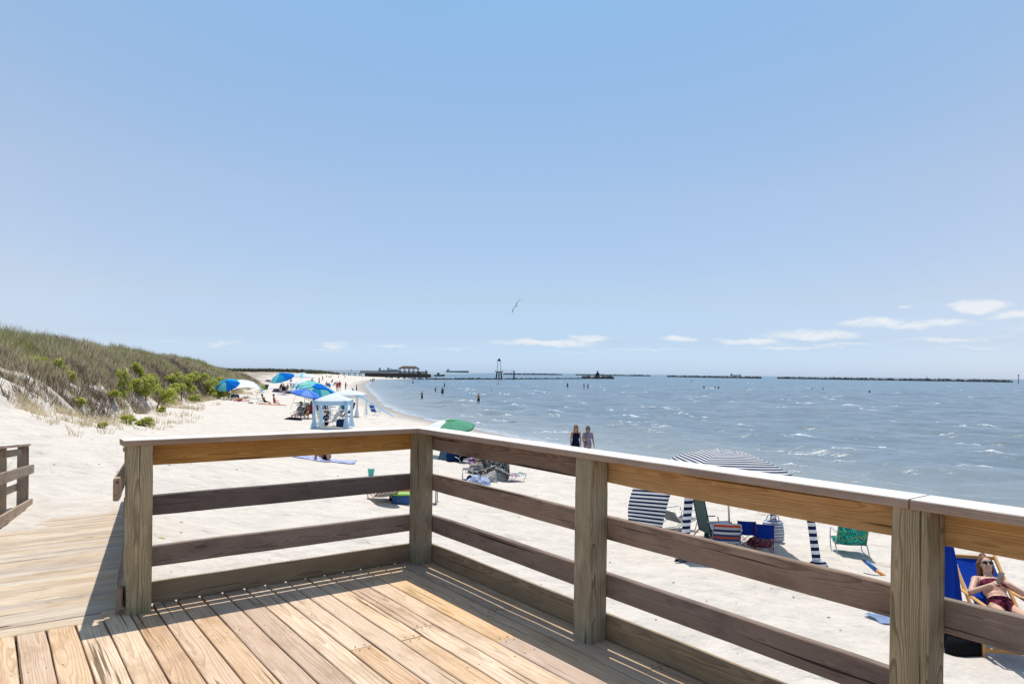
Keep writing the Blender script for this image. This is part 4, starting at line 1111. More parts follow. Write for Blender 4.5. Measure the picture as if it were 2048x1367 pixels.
def beach_chair(label, loc, rz, fab, frame_m=None, back=.72, seatz=.24, width=.54, recl=.45, arms=True, group=None, name='beach_chair', fab2=None):
    """low folding chair facing +y: sling seat and back on a bent tube frame"""
    frame_m = frame_m or ALU
    t = thing(name, label, 'chair', loc, rz, group); w = width / 2; bl = back
    by, bz = -.02, seatz; ty, tz = by - math.sin(recl) * bl, bz + math.cos(recl) * bl; fy, fz = .46, seatz + .06
    s = MB(); s.grid(lambda u, v: Vector(((u - .5) * width, by + (fy - by) * v, bz + (fz - bz) * v - .045 * math.sin(math.pi * u) * math.sin(math.pi * v) - .03 * math.sin(math.pi * v))), 6, 8); s.build('seat', fab2 or fab, t, smooth=True)
    b = MB(); b.grid(lambda u, v: Vector(((u - .5) * width, by + (ty - by) * v - .04 * math.sin(math.pi * u) * math.sin(math.pi * v), bz + (tz - bz) * v)), 6, 10); b.build('backrest', fab, t, smooth=True)
    f = MB(); r = .011
    f.tube([(-w, by, bz), (-w, ty, tz - .03), (-w + .03, ty - .01, tz), (w - .03, ty - .01, tz), (w, ty, tz - .03), (w, by, bz)], r, 8)
    f.tube([(-w, by, bz), (-w, fy, fz), (-w + .02, fy + .02, fz), (w - .02, fy + .02, fz), (w, fy, fz), (w, by, bz)], r, 8)
    f.build('frame', frame_m, t, smooth=True)
    for s_ in (-1, 1):
        l = MB(); x = s_ * (w + .012)
        l.tube([(x, fy - .06, fz + .20 if arms else fz), (x, fy - .02, fz), (x, fy - .10, .04), (x, fy - .16, .0)], r, 8); l.tube([(x, fy - .16, .008), (x, -.16, .008), (x, -.24, .03), (x, by - .02, bz), (x, by + .08, bz + .02)], r, 8); l.build('leg', frame_m, t, smooth=True)
        if arms:
            a = MB(); a.box((x, .12, fz + .215), (.05, .46, .022), bevel=.008); a.build('armrest', frame_m if frame_m is WOODL else ALU, t)
            a = MB()
    return t

def camp_chair(label, loc, rz, fab, frame_m, group=None):
    """folding camp chair facing +y with crossed legs, as used with cloth back and seat"""
    t = thing('camp_chair', label, 'chair', loc, rz, group); w = .25
    b = MB(); b.grid(lambda u, v: Vector(((u - .5) * 2 * w, -.24 - .03 * math.sin(math.pi * u) - .05 * v, .44 + .40 * v)), 6, 5); b.grid(lambda u, v: Vector(((u - .5) * 2 * w, -.236 - .03 * math.sin(math.pi * u) - .05 * v + .012, .44 + .40 * v)), 6, 5); b.build('backrest', fab, t, smooth=True)
    s = MB(); s.grid(lambda u, v: Vector(((u - .5) * 2 * w, -.24 + .44 * v, .42 + .02 * v - .05 * math.sin(math.pi * u) * math.sin(math.pi * v))), 6, 6); s.build('seat', fab, t, smooth=True)
    f = MB(); r = .011
    for s_ in (-1, 1): f.tube([(s_ * w, -.22, .40), (s_ * w, -.295, .86)], r, 8)
    for s_ in (-1, 1): f.tube([(s_ * w, -.25, .60), (s_ * w, .18, .59), (s_ * w, .22, .57), (s_ * w, .215, .42)], r, 8)
    f.build('frame', frame_m, t, smooth=True)
    for a, bb in (((-w, -.25, 0), (w, -.23, .44)), ((w, -.26, 0), (-w, -.24, .44)), ((-w, .22, 0), (w, .2, .44)), ((w, .23, 0), (-w, .21, .44)), ((-w, -.25, 0), (-w, .21, .44)), ((-w - .012, .22, 0), (-w - .012, -.23, .44)), ((w, -.25, 0), (w, .21, .44)), ((w + .012, .22, 0), (w + .012, -.23, .44))):
        l = MB(); l.tube([a, bb], .010, 7); l.build('leg', frame_m, t, smooth=True)
    return t

def bag(label, loc, rz, size, mat, handle=None, name='bag', cat='bag', group=None, seed=0):
    t = thing(name, label, cat, loc, rz, group); r_ = random.Random(seed); b = MB(); sx, sy, sz = size
    n = 14; rings = [(0, .86), (.06, 1.0), (.4, 1.06), (.75, .98), (.95, .84), (1.0, .5)]
    vs = []
    for z, k in rings:
        for i in range(n):
            a = 2 * math.pi * i / n; ca, sa = math.cos(a), math.sin(a); p = 4.0; rr = (abs(ca) ** p + abs(sa) ** p) ** (-1 / p); vs.append((ca * rr * sx / 2 * k * r_.uniform(.94, 1.05), sa * rr * sy / 2 * k * r_.uniform(.94, 1.05), z * sz * r_.uniform(.97, 1.03)))
    fs = [(j * n + i, j * n + (i + 1) % n, (j + 1) * n + (i + 1) % n, (j + 1) * n + i) for j in range(len(rings) - 1) for i in range(n)] + [tuple(range((len(rings) - 1) * n, len(rings) * n))]
    b.add(vs, fs); b.build('body', mat, t, smooth=True)
    h = MB()
    for s_ in (-1, 1): h.tube([(-sx * .25, s_ * sy * .3, sz * .85), (-sx * .2, s_ * sy * .22, sz * 1.18), (0, s_ * sy * .18, sz * 1.28), (sx * .2, s_ * sy * .22, sz * 1.18), (sx * .25, s_ * sy * .3, sz * .85)], .012, 6)
    h.build('handle', handle or mat, t, smooth=True); return t

def cooler(label, loc, rz, size, body_m, lid_m, group=None):
    t = thing('cooler_box', label, 'cooler', loc, rz, group); sx, sy, sz = size
    b = MB(); b.box((0, 0, sz * .38), (sx, sy, sz * .76), bevel=.02); b.build('body', body_m, t)
    l = MB(); l.box((0, 0, sz * .88), (sx * 1.04, sy * 1.05, sz * .22), bevel=.025); l.build('lid', lid_m, t)
    for s_ in (-1, 1):
        h = MB(); h.tube([(s_ * sx * .52, -sy * .3, sz * .62), (s_ * (sx * .52 + .05), -sy * .28, sz * .6), (s_ * (sx * .52 + .05), sy * .28, sz * .6), (s_ * sx * .52, sy * .3, sz * .62)], .012, 6); h.build('handle', ALU, t)
    return t
def towel(label, loc, rz, size, mat, group=None, seed=0, name='towel'):
    mb = MB(); r_ = np.random.RandomState(seed); ph = r_.uniform(0, 6, 4); lx, ly = loc[0], loc[1]; c_, s_ = math.cos(rz), math.sin(rz)
    def fn(u, v):
        x, y = (u - .5) * size[0], (v - .5) * size[1]; wx, wy = lx + x * c_ - y * s_, ly + x * s_ + y * c_
        return Vector((x + .02 * math.sin(9 * v + ph[0]), y + .02 * math.sin(8 * u + ph[1]), gz(wx, wy) - loc[2] + .03 + .018 * math.sin(12 * u + ph[2]) * math.sin(7 * v + ph[3])))
    mb.grid(fn, 16, 16); o = mb.build(name, mat, smooth=True); o.location = loc; o.rotation_euler = (0, 0, rz); return tag(o, label, 'towel', group)
def cloth_heap(label, loc, size, mat, seed=0, name='clothes_heap', cat='clothes', rz=0, group=None):
    mb = MB(); sx, sy, sz = size; sd_ = seed * 17.3
    def fn(u, v):
        x, y = (u - .5) * 2, (v - .5) * 2; e = max(0, 1 - (abs(x) ** 2.4 + abs(y) ** 2.4)) ** .5; n_ = float(fbm(np.array([u * 5 + sd_]), np.array([v * 5 + sd_]), 3, seed)[0])
        return Vector((x * sx / 2 * (1 + .12 * (n_ - .5)), y * sy / 2 * (1 + .12 * (n_ - .5)), sz * e * (.35 + 1.1 * n_) - .01))
    mb.grid(fn, 16, 16); o = mb.build(name, mat, smooth=True); o.location = loc; o.rotation_euler = (0, 0, rz); return tag(o, label, cat, group)
# ------------------------------------------------------------------ pier, jetty, tower, breakwaters, ships
TIM = plain('dark_pier_timber', (.060, .052, .050), .95, .3, .6); TIMG = plain('grey_pier_timber', (.15, .125, .115), .9, .3, .6); ROOF = plain('shingle_roof', (.085, .062, .05), .9, .25, 1.2)
ROCK = plain('jetty_rock', (.055, .052, .048), .9, .5, .5, bump=.5)
def X_(px, d): return (px - CX) / F_PX * d
D = 400
t = thing('fishing_pier', 'long dark timber pier reaching out from the far end of the beach', 'pier', (X_(722, D), D, ZW))
x0, x1, xm = X_(655, D), X_(855, D), X_(722, D)
ox = t.location.x
m = MB(); m.box(((xm + x1) / 2 - ox, 0, 2.9), (x1 - xm, 4.2, .35)); m.box(((x0 + xm) / 2 - ox, 0, 2.9), (xm - x0, 2.2, .25)); m.build('deck', TIM, t)
m = MB()
x = xm
while x < x1:
    m.box((x - ox, -2.05, 3.55), (.14, .14, 1.15)); m.box((x - ox, 2.05, 3.55), (.14, .14, 1.15)); x += 1.6
for z in (3.3, 3.62, 3.95, 4.15): m.box(((xm + x1) / 2 - ox, -2.05, z), (x1 - xm, .08, .2)); m.box(((xm + x1) / 2 - ox, 2.05, z), (x1 - xm, .08, .2))
m.box(((x0 + xm) / 2 - ox, -1.1, 4.0), (xm - x0, .08, .18))
m.build('railing', TIM, t)
k = 0; x = x0
while x < x1 + .2:
    for yy in (-1.9, 1.9):
        m = MB(); m.tube([(x - ox, yy, -1.5), (x - ox, yy, 3.0 if x < x1 - 1 else 4.9)], .2, 6); m.build('pile', TIM, t)
    if x > xm: 
        m = MB(); m.box((x + 1.55 - ox, -2.12, 1.75), (3.04, .08, 2.0)); m.build('skirt_board', TIM, t)
    x += 3.1
gx = X_(818, D); g = thing('pavilion', 'open shelter with hipped brown roof standing on the pier', 'pavilion', (gx, D, ZW + 3.08))
m = MB(); a, b, zt, ze = 5.8, 2.6, 4.1, 2.75
vs = [(-a, -b, ze), (a, -b, ze), (a, b, ze), (-a, b, ze), (-a * .62, 0, zt), (a * .62, 0, zt), (-a, -b, ze - .25), (a, -b, ze - .25), (a, b, ze - .25), (-a, b, ze - .25)]
m.add(vs, [(0, 1, 5, 4), (1, 2, 5), (2, 3, 4, 5), (3, 0, 4), (0, 6, 7, 1), (1, 7, 8, 2), (2, 8, 9, 3), (3, 9, 6, 0), (6, 9, 8, 7)]); m.build('roof', ROOF, g)
for i in range(5):
    for yy in (-2.2, 2.2):
        m = MB(); m.box((-5.1 + i * 2.55, yy, 1.25), (.34, .3, 2.5)); m.build('post', TIM, g)
# lines of loose rock
ROCK_HAZED = plain('hazed_breakwater_rock', (.12, .125, .13), .9, .4, .5)  # distance haze is mixed into this lighter rock colour
def rocks(name, label, pts, hw, hh, n, seed, smin=.7, smax=1.6):
    r_ = random.Random(seed); mb = MB(); pts = [Vector(p) for p in pts]; Ls = [(pts[i + 1] - pts[i]).length for i in range(len(pts) - 1)]; tot = sum(Ls)
    for k in range(n):
        s = r_.uniform(0, tot); i = 0
        while i < len(Ls) - 1 and s > Ls[i]: s -= Ls[i]; i += 1
        p = pts[i].lerp(pts[i + 1], s / Ls[i]); w_ = r_.uniform(-1, 1); q = Vector((p.x + r_.uniform(-1, 1) * hw * .4, p.y + w_ * hw, ZW + (1 - w_ * w_) * hh * r_.uniform(.3, 1.0) - .2)); S = r_.uniform(smin, smax)
        mb.ell(q, (S * r_.uniform(.7, 1.3), S * r_.uniform(.7, 1.2), S * r_.uniform(.5, .8)), rotm(r_.uniform(0, 3), r_.uniform(0, 3), r_.uniform(0, 3)), nu=5, nv=4)
    return tag(mb.build(name, ROCK_HAZED if name == 'breakwater' else ROCK), label, 'rocks' if name != 'rock_jetty' else 'jetty')
rocks('rock_jetty', 'low line of dark wet rocks running out from the pier foot past the steel tower', [(-92, 372, 0), (-42, 372, 0), (10, 465, 0), (78, 600, 0)], 1.6, .55, 800, 1, .35, .95)['kind'] = 'stuff'
r_ = rocks('rock_jetty', 'heap of bigger dark rocks with a beacon at the outer jetty end', [(58, 578, 0), (86, 600, 0)], 3.2, 1.9, 120, 5, .7, 1.7); r_['kind'] = 'stuff'
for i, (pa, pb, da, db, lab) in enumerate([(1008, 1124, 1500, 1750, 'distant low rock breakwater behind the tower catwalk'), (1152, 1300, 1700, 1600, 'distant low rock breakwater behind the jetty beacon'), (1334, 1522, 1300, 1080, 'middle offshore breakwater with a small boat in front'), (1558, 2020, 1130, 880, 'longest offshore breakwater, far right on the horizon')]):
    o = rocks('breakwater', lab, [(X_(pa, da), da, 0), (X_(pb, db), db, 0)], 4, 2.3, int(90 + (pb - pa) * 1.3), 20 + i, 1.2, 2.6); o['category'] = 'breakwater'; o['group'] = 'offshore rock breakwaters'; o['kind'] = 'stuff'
# steel light tower on piles
D = 440; tx = X_(998, D); t = thing('light_tower', 'slim white steel lattice tower with a dark lantern on dark piles', 'tower', (tx, D, ZW))
sc_ = D / F_PX
for sx in (-1, 1):
    for sy in (-1, 1):
        m = MB(); m.tube([(sx * 1.9, sy * 1.6, -1), (sx * 1.2, sy * 1.1, 4.4)], .42, 7); m.build('pile', TIM, t)
m = MB(); m.tube([(0, 0, -1), (0, 0, 4.4)], .4, 7); m.build('pile', TIM, t)
m = MB(); m.box((0, 0, 4.55), (4.6, 3.6, .5)); m.box((0, -1.8, 5.3), (4.6, .1, .15)); m.box((-2.2, 0, 5.0), (.15, 3.6, 1.0)); m.box((2.2, 0, 5.0), (.15, 3.6, 1.0)); m.build('platform', TIM, t)
PALE = plain('pale_steel', (.70, .72, .74), .5, .1, .5)
m = MB()
for sx in (-1, 1):
    for sy in (-1, 1): m.tube([(sx * 1.15, sy * 1.0, 4.8), (sx * .95, sy * .85, 11.2)], .16, 6)
for z in (6.3, 8.0, 9.6):
    for sy in (-1, 1): m.box((0, sy * .95, z), (2.2, .12, .14))
    for sx in (-1, 1): m.box((sx * 1.05, 0, z), (.12, 2.0, .14))
m.build('lattice', PALE, t)
m = MB(); m.box((0, 0, 11.3), (2.6, 2.3, .25)); m.tube([(0, 0, 11.4), (0, 0, 12.5), (0, 0, 12.9)], [.75, .75, .1], 8); m.box((0, -1.1, 11.9), (2.5, .08, .12)); m.build('lantern', TIM, t)
c0 = X_(1004, D) - tx; c1 = X_(1028, D) - tx
m = MB(); m.box(((c0 + c1) / 2, 0, 4.9), (c1 - c0, 1.2, .22)); m.box(((c0 + c1) / 2, -.6, 5.9), (c1 - c0, .06, .1)); m.build('catwalk', PALE, t)
m = MB(); m.tube([(c1, 0, -1), (c1, 0, 5.4)], .42, 8); m.build('pile', TIM, t)
# beacon on the jetty end
p = (X_(1195, 590), 590, ZW + 1.6); t = thing('beacon', 'dark pile beacon with short mast at the rocky jetty end', 'beacon', p)
m = MB(); 
for sx, h in ((-1.0, 3.2), (.0, 5.2), (.9, 3.8)): m.tube([(sx, 0, -2), (sx * .8, 0, h)], .45, 6)
m.build('pile', TIM, t); m = MB(); m.box((0, 0, 2.6), (3.0, 1.4, .5)); m.build('platform', TIM, t)
p = (X_(2037, 720), 720, ZW); m = MB(); m.tube([(0, 0, -2), (0, 0, 5.0), (0, 0, 9.2)], [.35, .3, .16], 7); m.box((0, 0, 7.8), (1.3, .1, 1.3))
tag(m.build('channel_marker', TIM), 'lone dark pole marker standing in the water near the right end of the breakwaters', 'marker').location = p
for i, (px, d, h, lab) in enumerate([(1666, 1050, 6, 'thin mast standing on the longest breakwater, further from the lone pole'), (1854, 960, 7, 'thin mast on the longest breakwater, nearer the lone pole')]):
    m = MB(); m.tube([(0, 0, -1), (0, 0, h)], .22, 6); m.box((0, 0, h - .6), (.8, .1, .8)); tag(m.build('channel_marker', TIM), lab, 'marker').location = (X_(px, d), d, ZW)
# ships on the horizon, pale with haze
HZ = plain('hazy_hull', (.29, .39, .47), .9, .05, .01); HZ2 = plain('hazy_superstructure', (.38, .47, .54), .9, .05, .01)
def ship(label, px0, px1, d, hull_h, houses, gear):
    L = (px1 - px0) / F_PX * d; t = thing('cargo_ship', label, 'ship', (X_((px0 + px1) / 2, d), d, ZW))
    m = MB(); h = hull_h; w_ = L * .06
    vs = [(-L / 2, -w_, 0), (L / 2 * .97, 0, 0), (-L / 2, w_, 0), (-L / 2, -w_, h), (L / 2 * .8, -w_, h), (L / 2, 0, h * 1.25), (L / 2 * .8, w_, h), (-L / 2, w_, h)]
    m.add(vs, [(0, 1, 5, 4, 3), (2, 7, 6, 5, 1), (0, 3, 7, 2), (3, 4, 5, 6, 7)]); m.build('hull', HZ, t)
    for x, wd, hh in houses: m = MB(); m.box((x * L, 0, h + hh / 2), (wd * L, w_ * 1.4, hh)); m.build('deckhouse', HZ2, t)
    for x, hh in gear: m = MB(); m.box((x * L, 0, h + hh / 2), (.014 * L, w_ * .5, hh)); m.build('mast', HZ2, t)
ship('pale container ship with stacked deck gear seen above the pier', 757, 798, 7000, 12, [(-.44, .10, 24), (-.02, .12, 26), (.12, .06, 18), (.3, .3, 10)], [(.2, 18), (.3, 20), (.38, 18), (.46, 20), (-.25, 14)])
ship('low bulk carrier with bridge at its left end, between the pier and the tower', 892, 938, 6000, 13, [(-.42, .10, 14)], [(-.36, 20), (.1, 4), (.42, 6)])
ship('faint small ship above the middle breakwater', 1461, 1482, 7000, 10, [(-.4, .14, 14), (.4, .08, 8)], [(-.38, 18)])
for px, py, lab in ((877, 752, 'small dark motorboat on the water just right of the pier'), (893, 748.5, 'tiny dark boat further out, right of the nearer motorboat')):
    p = on_water(px, py); p.z += .1; s = min(1.0, p.y / 700); t = thing('motorboat', lab, 'boat', (p.x, min(p.y, 800), ZW)) 
    m = MB(); vs = [(-4, -1.2, 0), (3, -1.2, 0), (5.5, 0, .2), (3, 1.2, 0), (-4, 1.2, 0), (-4.2, -1.4, 1.3), (3, -1.4, 1.5), (6.2, 0, 1.9), (3, 1.4, 1.5), (-4.2, 1.4, 1.3)]
    m.add(vs, [(0, 1, 6, 5), (1, 2, 7, 6), (2, 3, 8, 7), (3, 4, 9, 8), (4, 0, 5, 9), (5, 6, 7, 8, 9)]); m.build('hull', TIM, t)
    m = MB(); m.box((-.2, 0, 2.3), (2.4, 1.8, 1.4)); m.box((-.3, 0, 3.2), (3.0, 2.2, .15)); m.build('cabin', TIM, t)
# gull in flight
p = at_depth(1032, 611.5, 62); t = thing('seagull', 'gull banking in flight with dark wing tips against the clear sky', 'bird', p)
t.rotation_euler = (R(4), R(-59), R(12))
GW = plain('gull_grey', (.12, .13, .15), .8, .1, 20); GD = plain('gull_dark_tip', (.02, .022, .03), .8); GB = plain('gull_white', (.5, .5, .5), .8)
m = MB(); m.tube([(0, -.26, -.01), (0, -.2, 0), (0, -.06, -.01), (0, .08, .0), (0, .15, .015), (0, .20, .02), (0, .235, .015)], [.02, .045, .07, .06, .042, .038, .012], 10); m.build('body', GB, t, smooth=True)
m = MB(); m.add([(-.03, -.22, 0), (.03, -.22, 0), (.07, -.36, 0), (-.07, -.36, 0)], [(0, 1, 2, 3)]); m.build('tail', GB, t)
for s in (-1, 1):
    m = MB(); pts = [(.04, .13, -.13, .01), (.25, .17, -.08, .06), (.45, .14, -.10, .05), (.62, .05, -.15, .02), (.74, -.08, -.15, -.01)]
    for a in range(4):
        (xa, fa, ba, za), (xb, fb, bb, zb_) = pts[a], pts[a + 1]; mt = 1 if a >= 2 else 0
        m.add([(s * xa, fa, za), (s * xb, fb, zb_), (s * xb, bb, zb_), (s * xa, ba, za), (s * xa, (fa + ba) / 2, za + .02), (s * xb, (fb + bb) / 2, zb_ + .015)], [(0, 1, 5, 4), (4, 5, 2, 3), (0, 3, 2, 1)], mt)
    m.build('wing', [GW, GD], t)
# ------------------------------------------------------------------ striped cabana and what stands under it
STR_W = cloth('cabana_white', (.80, .81, .82), .04, .3, wrinkle=.25); STR_N = cloth('cabana_navy', (.012, .024, .075), .1, .06, wrinkle=.25)
BLUE = cloth('royal_blue_canvas', (.012, .05, .36), .12, .12)
CA = Vector((5.42, 12.9, 0)); CC_ = Vector((4.33, 14.25, 0)); CB = Vector((3.32, 13.1, 0)); CD = Vector((3.24, 15.6, 0)); CE = Vector((5.62, 15.3, 0))
gzc = gz(CC_.x, CC_.y)
t = thing('striped_cabana', 'navy and white striped square beach cabana with arched roof', 'cabana', (CC_.x, CC_.y, gzc))
def loc_(p, z=0): return Vector((p.x - CC_.x, p.y - CC_.y, z))
cor = [loc_(CA), loc_(CE), loc_(CD), loc_(CB)]
APZ, COZ = 1.93, 1.34
def hubz(v): return APZ - (APZ - COZ) * v ** 2.2
m = MB()
for i in range(4):
    a, b = cor[i], cor[(i + 1) % 4]
    def fn(u, v, a=a, b=b):
        e = a.lerp(b, u) * 1.1; p = e * v; edge = abs(2 * u - 1)
        z = hubz(v) + .02 - .10 * v * (1 - edge ** 2) * v + .03 * math.sin(math.pi * u) * math.sin(math.pi * v)
        return Vector((p.x * (1 - .05 * (1 - edge ** 2) * v), p.y * (1 - .05 * (1 - edge ** 2) * v), z))
    m.grid(fn, 10, 42, matfn=lambda u, v: 1 if int(v * 42) % 2 else 0)
m.build('canopy', [STR_W, STR_N], t, smooth=True)
m = MB()
for i in range(4):
    a, b = cor[i], cor[(i + 1) % 4]
    m.grid(lambda u, v, a=a, b=b: a.lerp(b, u) * 1.1 * (1 + .004 - .05 * (1 - abs(2 * u - 1) ** 2)) + Vector((0, 0, hubz(1) + .02 - .10 * (1 - abs(2 * u - 1) ** 2) - .12 * v)), 12, 4, matfn=lambda u, v: int(v * 4) % 2)
m.build('valance', [STR_W, STR_N], t)
m = MB()
for i in range(4):
    a, b = cor[i], cor[(i + 1) % 4]
    m.grid(lambda u, v, a=a, b=b: a.lerp(b, u) * (.16 * v) + Vector((0, 0, APZ + .055 - .045 * v * v)), 4, 6, matfn=lambda u, v: int(v * 6) % 2)
m.build('vent', [STR_W, STR_N], t)
m = MB(); m.tube([(0.12, -.1, -.4), (0, 0, APZ)], .02, 10)
for c in cor: m.tube([c * (k / 5) + Vector((0, 0, hubz(k / 5) - .015)) for k in range(6)], .008, 6)
m.build('pole', ALU, t, smooth=True)
for i, c in enumerate(cor):
    gzl = gz(CC_.x + c.x, CC_.y + c.y) - gzc; outd = Vector((c.x, c.y, 0)).normalized(); sd_ = Vector((-outd.y, outd.x, 0))
    foot = c + outd * .22 + Vector((0, 0, gzl))
    view = Vector((1, .25, 0)).normalized() if i in (0, 3) else Vector((.9, .4, 0)).normalized()
    m = MB()
    def fn(u, v, c=c, foot=foot):
        p = (c + Vector((0, 0, COZ - .02))).lerp(foot + Vector((0, 0, .02)), v); w_ = .10 - .015 * math.sin(math.pi * v)
        fl = max(0, v - .86) * .9; tw = 1 + 0.0 * v
        return p + view * ((u - .5) * 2 * (w_ + fl * .5)) + outd * (.04 * math.cos((u - .5) * math.pi) + fl * .3) + Vector((0, 0, .0))
    m.grid(fn, 6, 44, matfn=lambda u, v: int(v * 44 / 2) % 2); m.build('leg_sleeve', [STR_W, STR_N], t, smooth=True)
    m = MB(); m.grid(lambda u, v, foot=foot: foot + view * (math.cos(u * 2 * math.pi) * .17 * math.sin(math.pi * (.12 + .85 * v))) + outd * (math.sin(u * 2 * math.pi) * .12 * math.sin(math.pi * (.12 + .85 * v))) + Vector((0, 0, .26 * (1 - v) - .02)), 14, 8, matfn=lambda u, v: int(v * 8) % 2); m.build('sand_bag', [STR_W, STR_N], t, smooth=True)
# side wall on the far left pair of legs, bellied by the wind
m = MB()
def fn(u, v):
    top = Vector((2.74, 15.2, 1.28)).lerp(Vector((3.40, 14.6, 1.34)), u); q = Vector((2.60, 15.0, .02)).lerp(Vector((3.02, 14.3, .04)), u)
    p = top.lerp(q, v); p = p + Vector((-.16, -.12, 0)) * math.sin(math.pi * v) * (1.1 - u * .9); return Vector((p.x - CC_.x, p.y - CC_.y, p.z))
m.grid(fn, 12, 34, matfn=lambda u, v: int(v * 34 / 1) % 2); m.build('side_wall', [STR_W, STR_N], t, smooth=True)

def P3(px, py): return on_land(px, py)
# two royal blue camp chairs with red frames, backs towards the deck
pa = P3(1491, 1094); pb = P3(1528, 1101)
camp_chair('blue camp chair with red crossed legs, left one of the pair under the striped cabana', pa, R(-14), BLUE, REDM, 'royal blue camp chairs').scale = (.68,) * 3
camp_chair('blue camp chair with red crossed legs, right one beside the striped towel', pb, R(-16), BLUE, REDM, 'royal blue camp chairs').scale = (.68,) * 3
TOW = pattern_cloth('striped_towel', [(.75, .75, .74), (.02, .04, .13), (.55, .55, .58), (.60, .09, .05), (.70, .70, .70), (.03, .10, .25), (.62, .12, .07), (.05, .09, .2)], 2.6, 2, .05, 'STRIPE')
WOV = pattern_cloth('woven_blue_white', [(.7, .72, .75), (.03, .06, .2), (.6, .62, .65), (.05, .1, .3), (.65, .65, .6)], 14, 2, .05, 'STRIPE')
GRNS = pattern_cloth('green_webbing', [(.05, .10, .10), (.16, .23, .22), (.03, .06, .07), (.20, .27, .26)], 20, 0, .05, 'STRIPE')
p = P3(1452, 1105); beach_chair('beach chair draped in a red, navy and white towel under the cabana', p, R(170 - 180), TOW, ALU, back=.42, seatz=.2, width=.52, recl=.3)
p = P3(1412, 1090); beach_chair('tall slim green webbed lounge chair seen edge-on, left of the striped towel chair', p, R(-78), GRNS, DKM, back=1.0, seatz=.26, width=.52, recl=.22)
p = P3(1350, 1060); beach_chair('small grey low chair beside the striped side wall', p, R(-60), C_GREY, ALU, back=.36, seatz=.20, width=.5, recl=.7)
p = P3(1428, 1085); bag('dark teal bag lying between the webbed chair and the towel chair', p, .3, (.4, .25, .26), cloth('teal_bag', (.03, .10, .12)), seed=2)
p = P3(1545, 1082); bag('blue and white woven tote leaning behind the right blue camp chair', p, .2, (.46, .28, .46), WOV, seed=3)
p = P3(1520, 1092); bag('dark mesh sack on the sand under the pair of blue camp chairs', p, .2, (.5, .25, .18), pattern_cloth('pink_mesh', [(.25, .08, .12), (.1, .05, .06), (.3, .2, .24)], 26), seed=4)
p = P3(1470, 1092); cooler('white flat cooler almost hidden behind the towel chair under the cabana', p + Vector((-.1, .6, 0)), .2, (.55, .35, .34), plain('cooler_white', (.7, .7, .7), .4), plain('cooler_lid_blue', (.05, .12, .3), .4))
# green printed low chair on the open sand
LEAFP = pattern_cloth('leaf_print', [(.01, .17, .11), (.02, .30, .19), (.006, .05, .11), (.05, .42, .30), (.01, .08, .15), (.18, .36, .10), (.01, .22, .18)], 6, kind='NOISE')
p = P3(1701, 1108); beach_chair('low sand chair with green and teal leaf print, alone right of the cabana', p, R(-12), LEAFP, ALU, back=.62, seatz=.20, width=.58, recl=.42)
# toy kayak paddle / furled blue thing lying in the sand
p = P3(1752, 1150); t = thing('boogie_paddle', 'short blue and orange foam toy sticking out of the sand left of the near post', 'toy', p)
m = MB(); m.tube([(-.13, .12, .22), (.02, 0, .08)], [.035, .04], 10); m.build('float', plain('foam_blue', (.04, .17, .45), .6), t, smooth=True)
m = MB(); m.tube([(.0, .0, .10), (.16, -.12, -.03)], [.03, .035], 10); m.build('handle', plain('foam_orange', (.75, .33, .12), .6), t, smooth=True)
m = MB(); m.tube([(-.17, .15, .26), (-.13, .12, .22)], [.03, .035], 10); m.build('tip', plain('foam_grey', (.12, .11, .11), .6), t, smooth=True)
p = P3(1768, 1240); towel('pale blue cloth half hidden behind the near railing post', p, .4, (.42, .35), cloth('pale_blue_cloth', (.28, .37, .55)), seed=3)

# sunbather in a wooden deck chair ---------------------------------------------
W = Vector((6.27, 9.05, 0)); W.z = gz(W.x, W.y); WRZ = R(168.5)
t = thing('deck_chair', 'varnished wooden deck chair with royal blue sling holding a sunbathing woman', 'chair', W, WRZ)
w_ = .27
SEAT, RECL = .50, .98
bt = Vector((0, -math.sin(RECL) * .92, SEAT + math.cos(RECL) * .92))
m = MB(); m.grid(lambda u, v: Vector(((u - .5) * 1.7 * w_, bt.y * v - .07 * math.sin(math.pi * v) * math.sin(math.pi * min(max(u, .0), 1)) - .01, SEAT + (bt.z - SEAT) * v - .05 * math.sin(math.pi * v))), 8, 12); m.build('backrest', BLUE, t, smooth=True)
m = MB(); m.grid(lambda u, v: Vector(((u - .5) * 1.7 * w_, .52 * v, SEAT - .02 + .03 * v - .06 * math.sin(math.pi * v) * math.sin(math.pi * u))), 8, 8); m.build('seat', BLUE, t, smooth=True)
def bar(mb, a, b, wx=.034, wz=.05, up=(1, 0, 0)):
    a = Vector(a); b = Vector(b); d = (b - a); M = rot_to(d); mb.box((a + b) / 2, (wx, wz, d.length), M, bevel=.006)
for s in (-1, 1):
    m = MB(); bar(m, (s * w_, .05, SEAT - .12), (s * w_, bt.y - .02, bt.z + .03)); m.build('back_rail', WOODL, t)
    m = MB(); bar(m, (s * w_, -.12, SEAT - .04), (s * w_, .56, SEAT + .02)); m.build('seat_rail', WOODL, t)
    m = MB(); bar(m, (s * (w_ + .04), -.40, .67), (s * (w_ + .04), .40, .67), .05, .026); m.build('armrest', WOODL, t)
    m = MB(); bar(m, (s * (w_ + .04), .34, 0), (s * (w_ + .04), .34, .66)); m.build('leg', WOODL, t)
    m = MB(); bar(m, (s * (w_ + .04), -.52, 0), (s * (w_ + .04), .06, SEAT + .02)); m.build('leg', WOODL, t)
    m = MB(); bar(m, (s * (w_ + .037), .36, .05), (s * (w_ + .037), -.5, .04)); m.build('side_stretcher', WOODL, t)
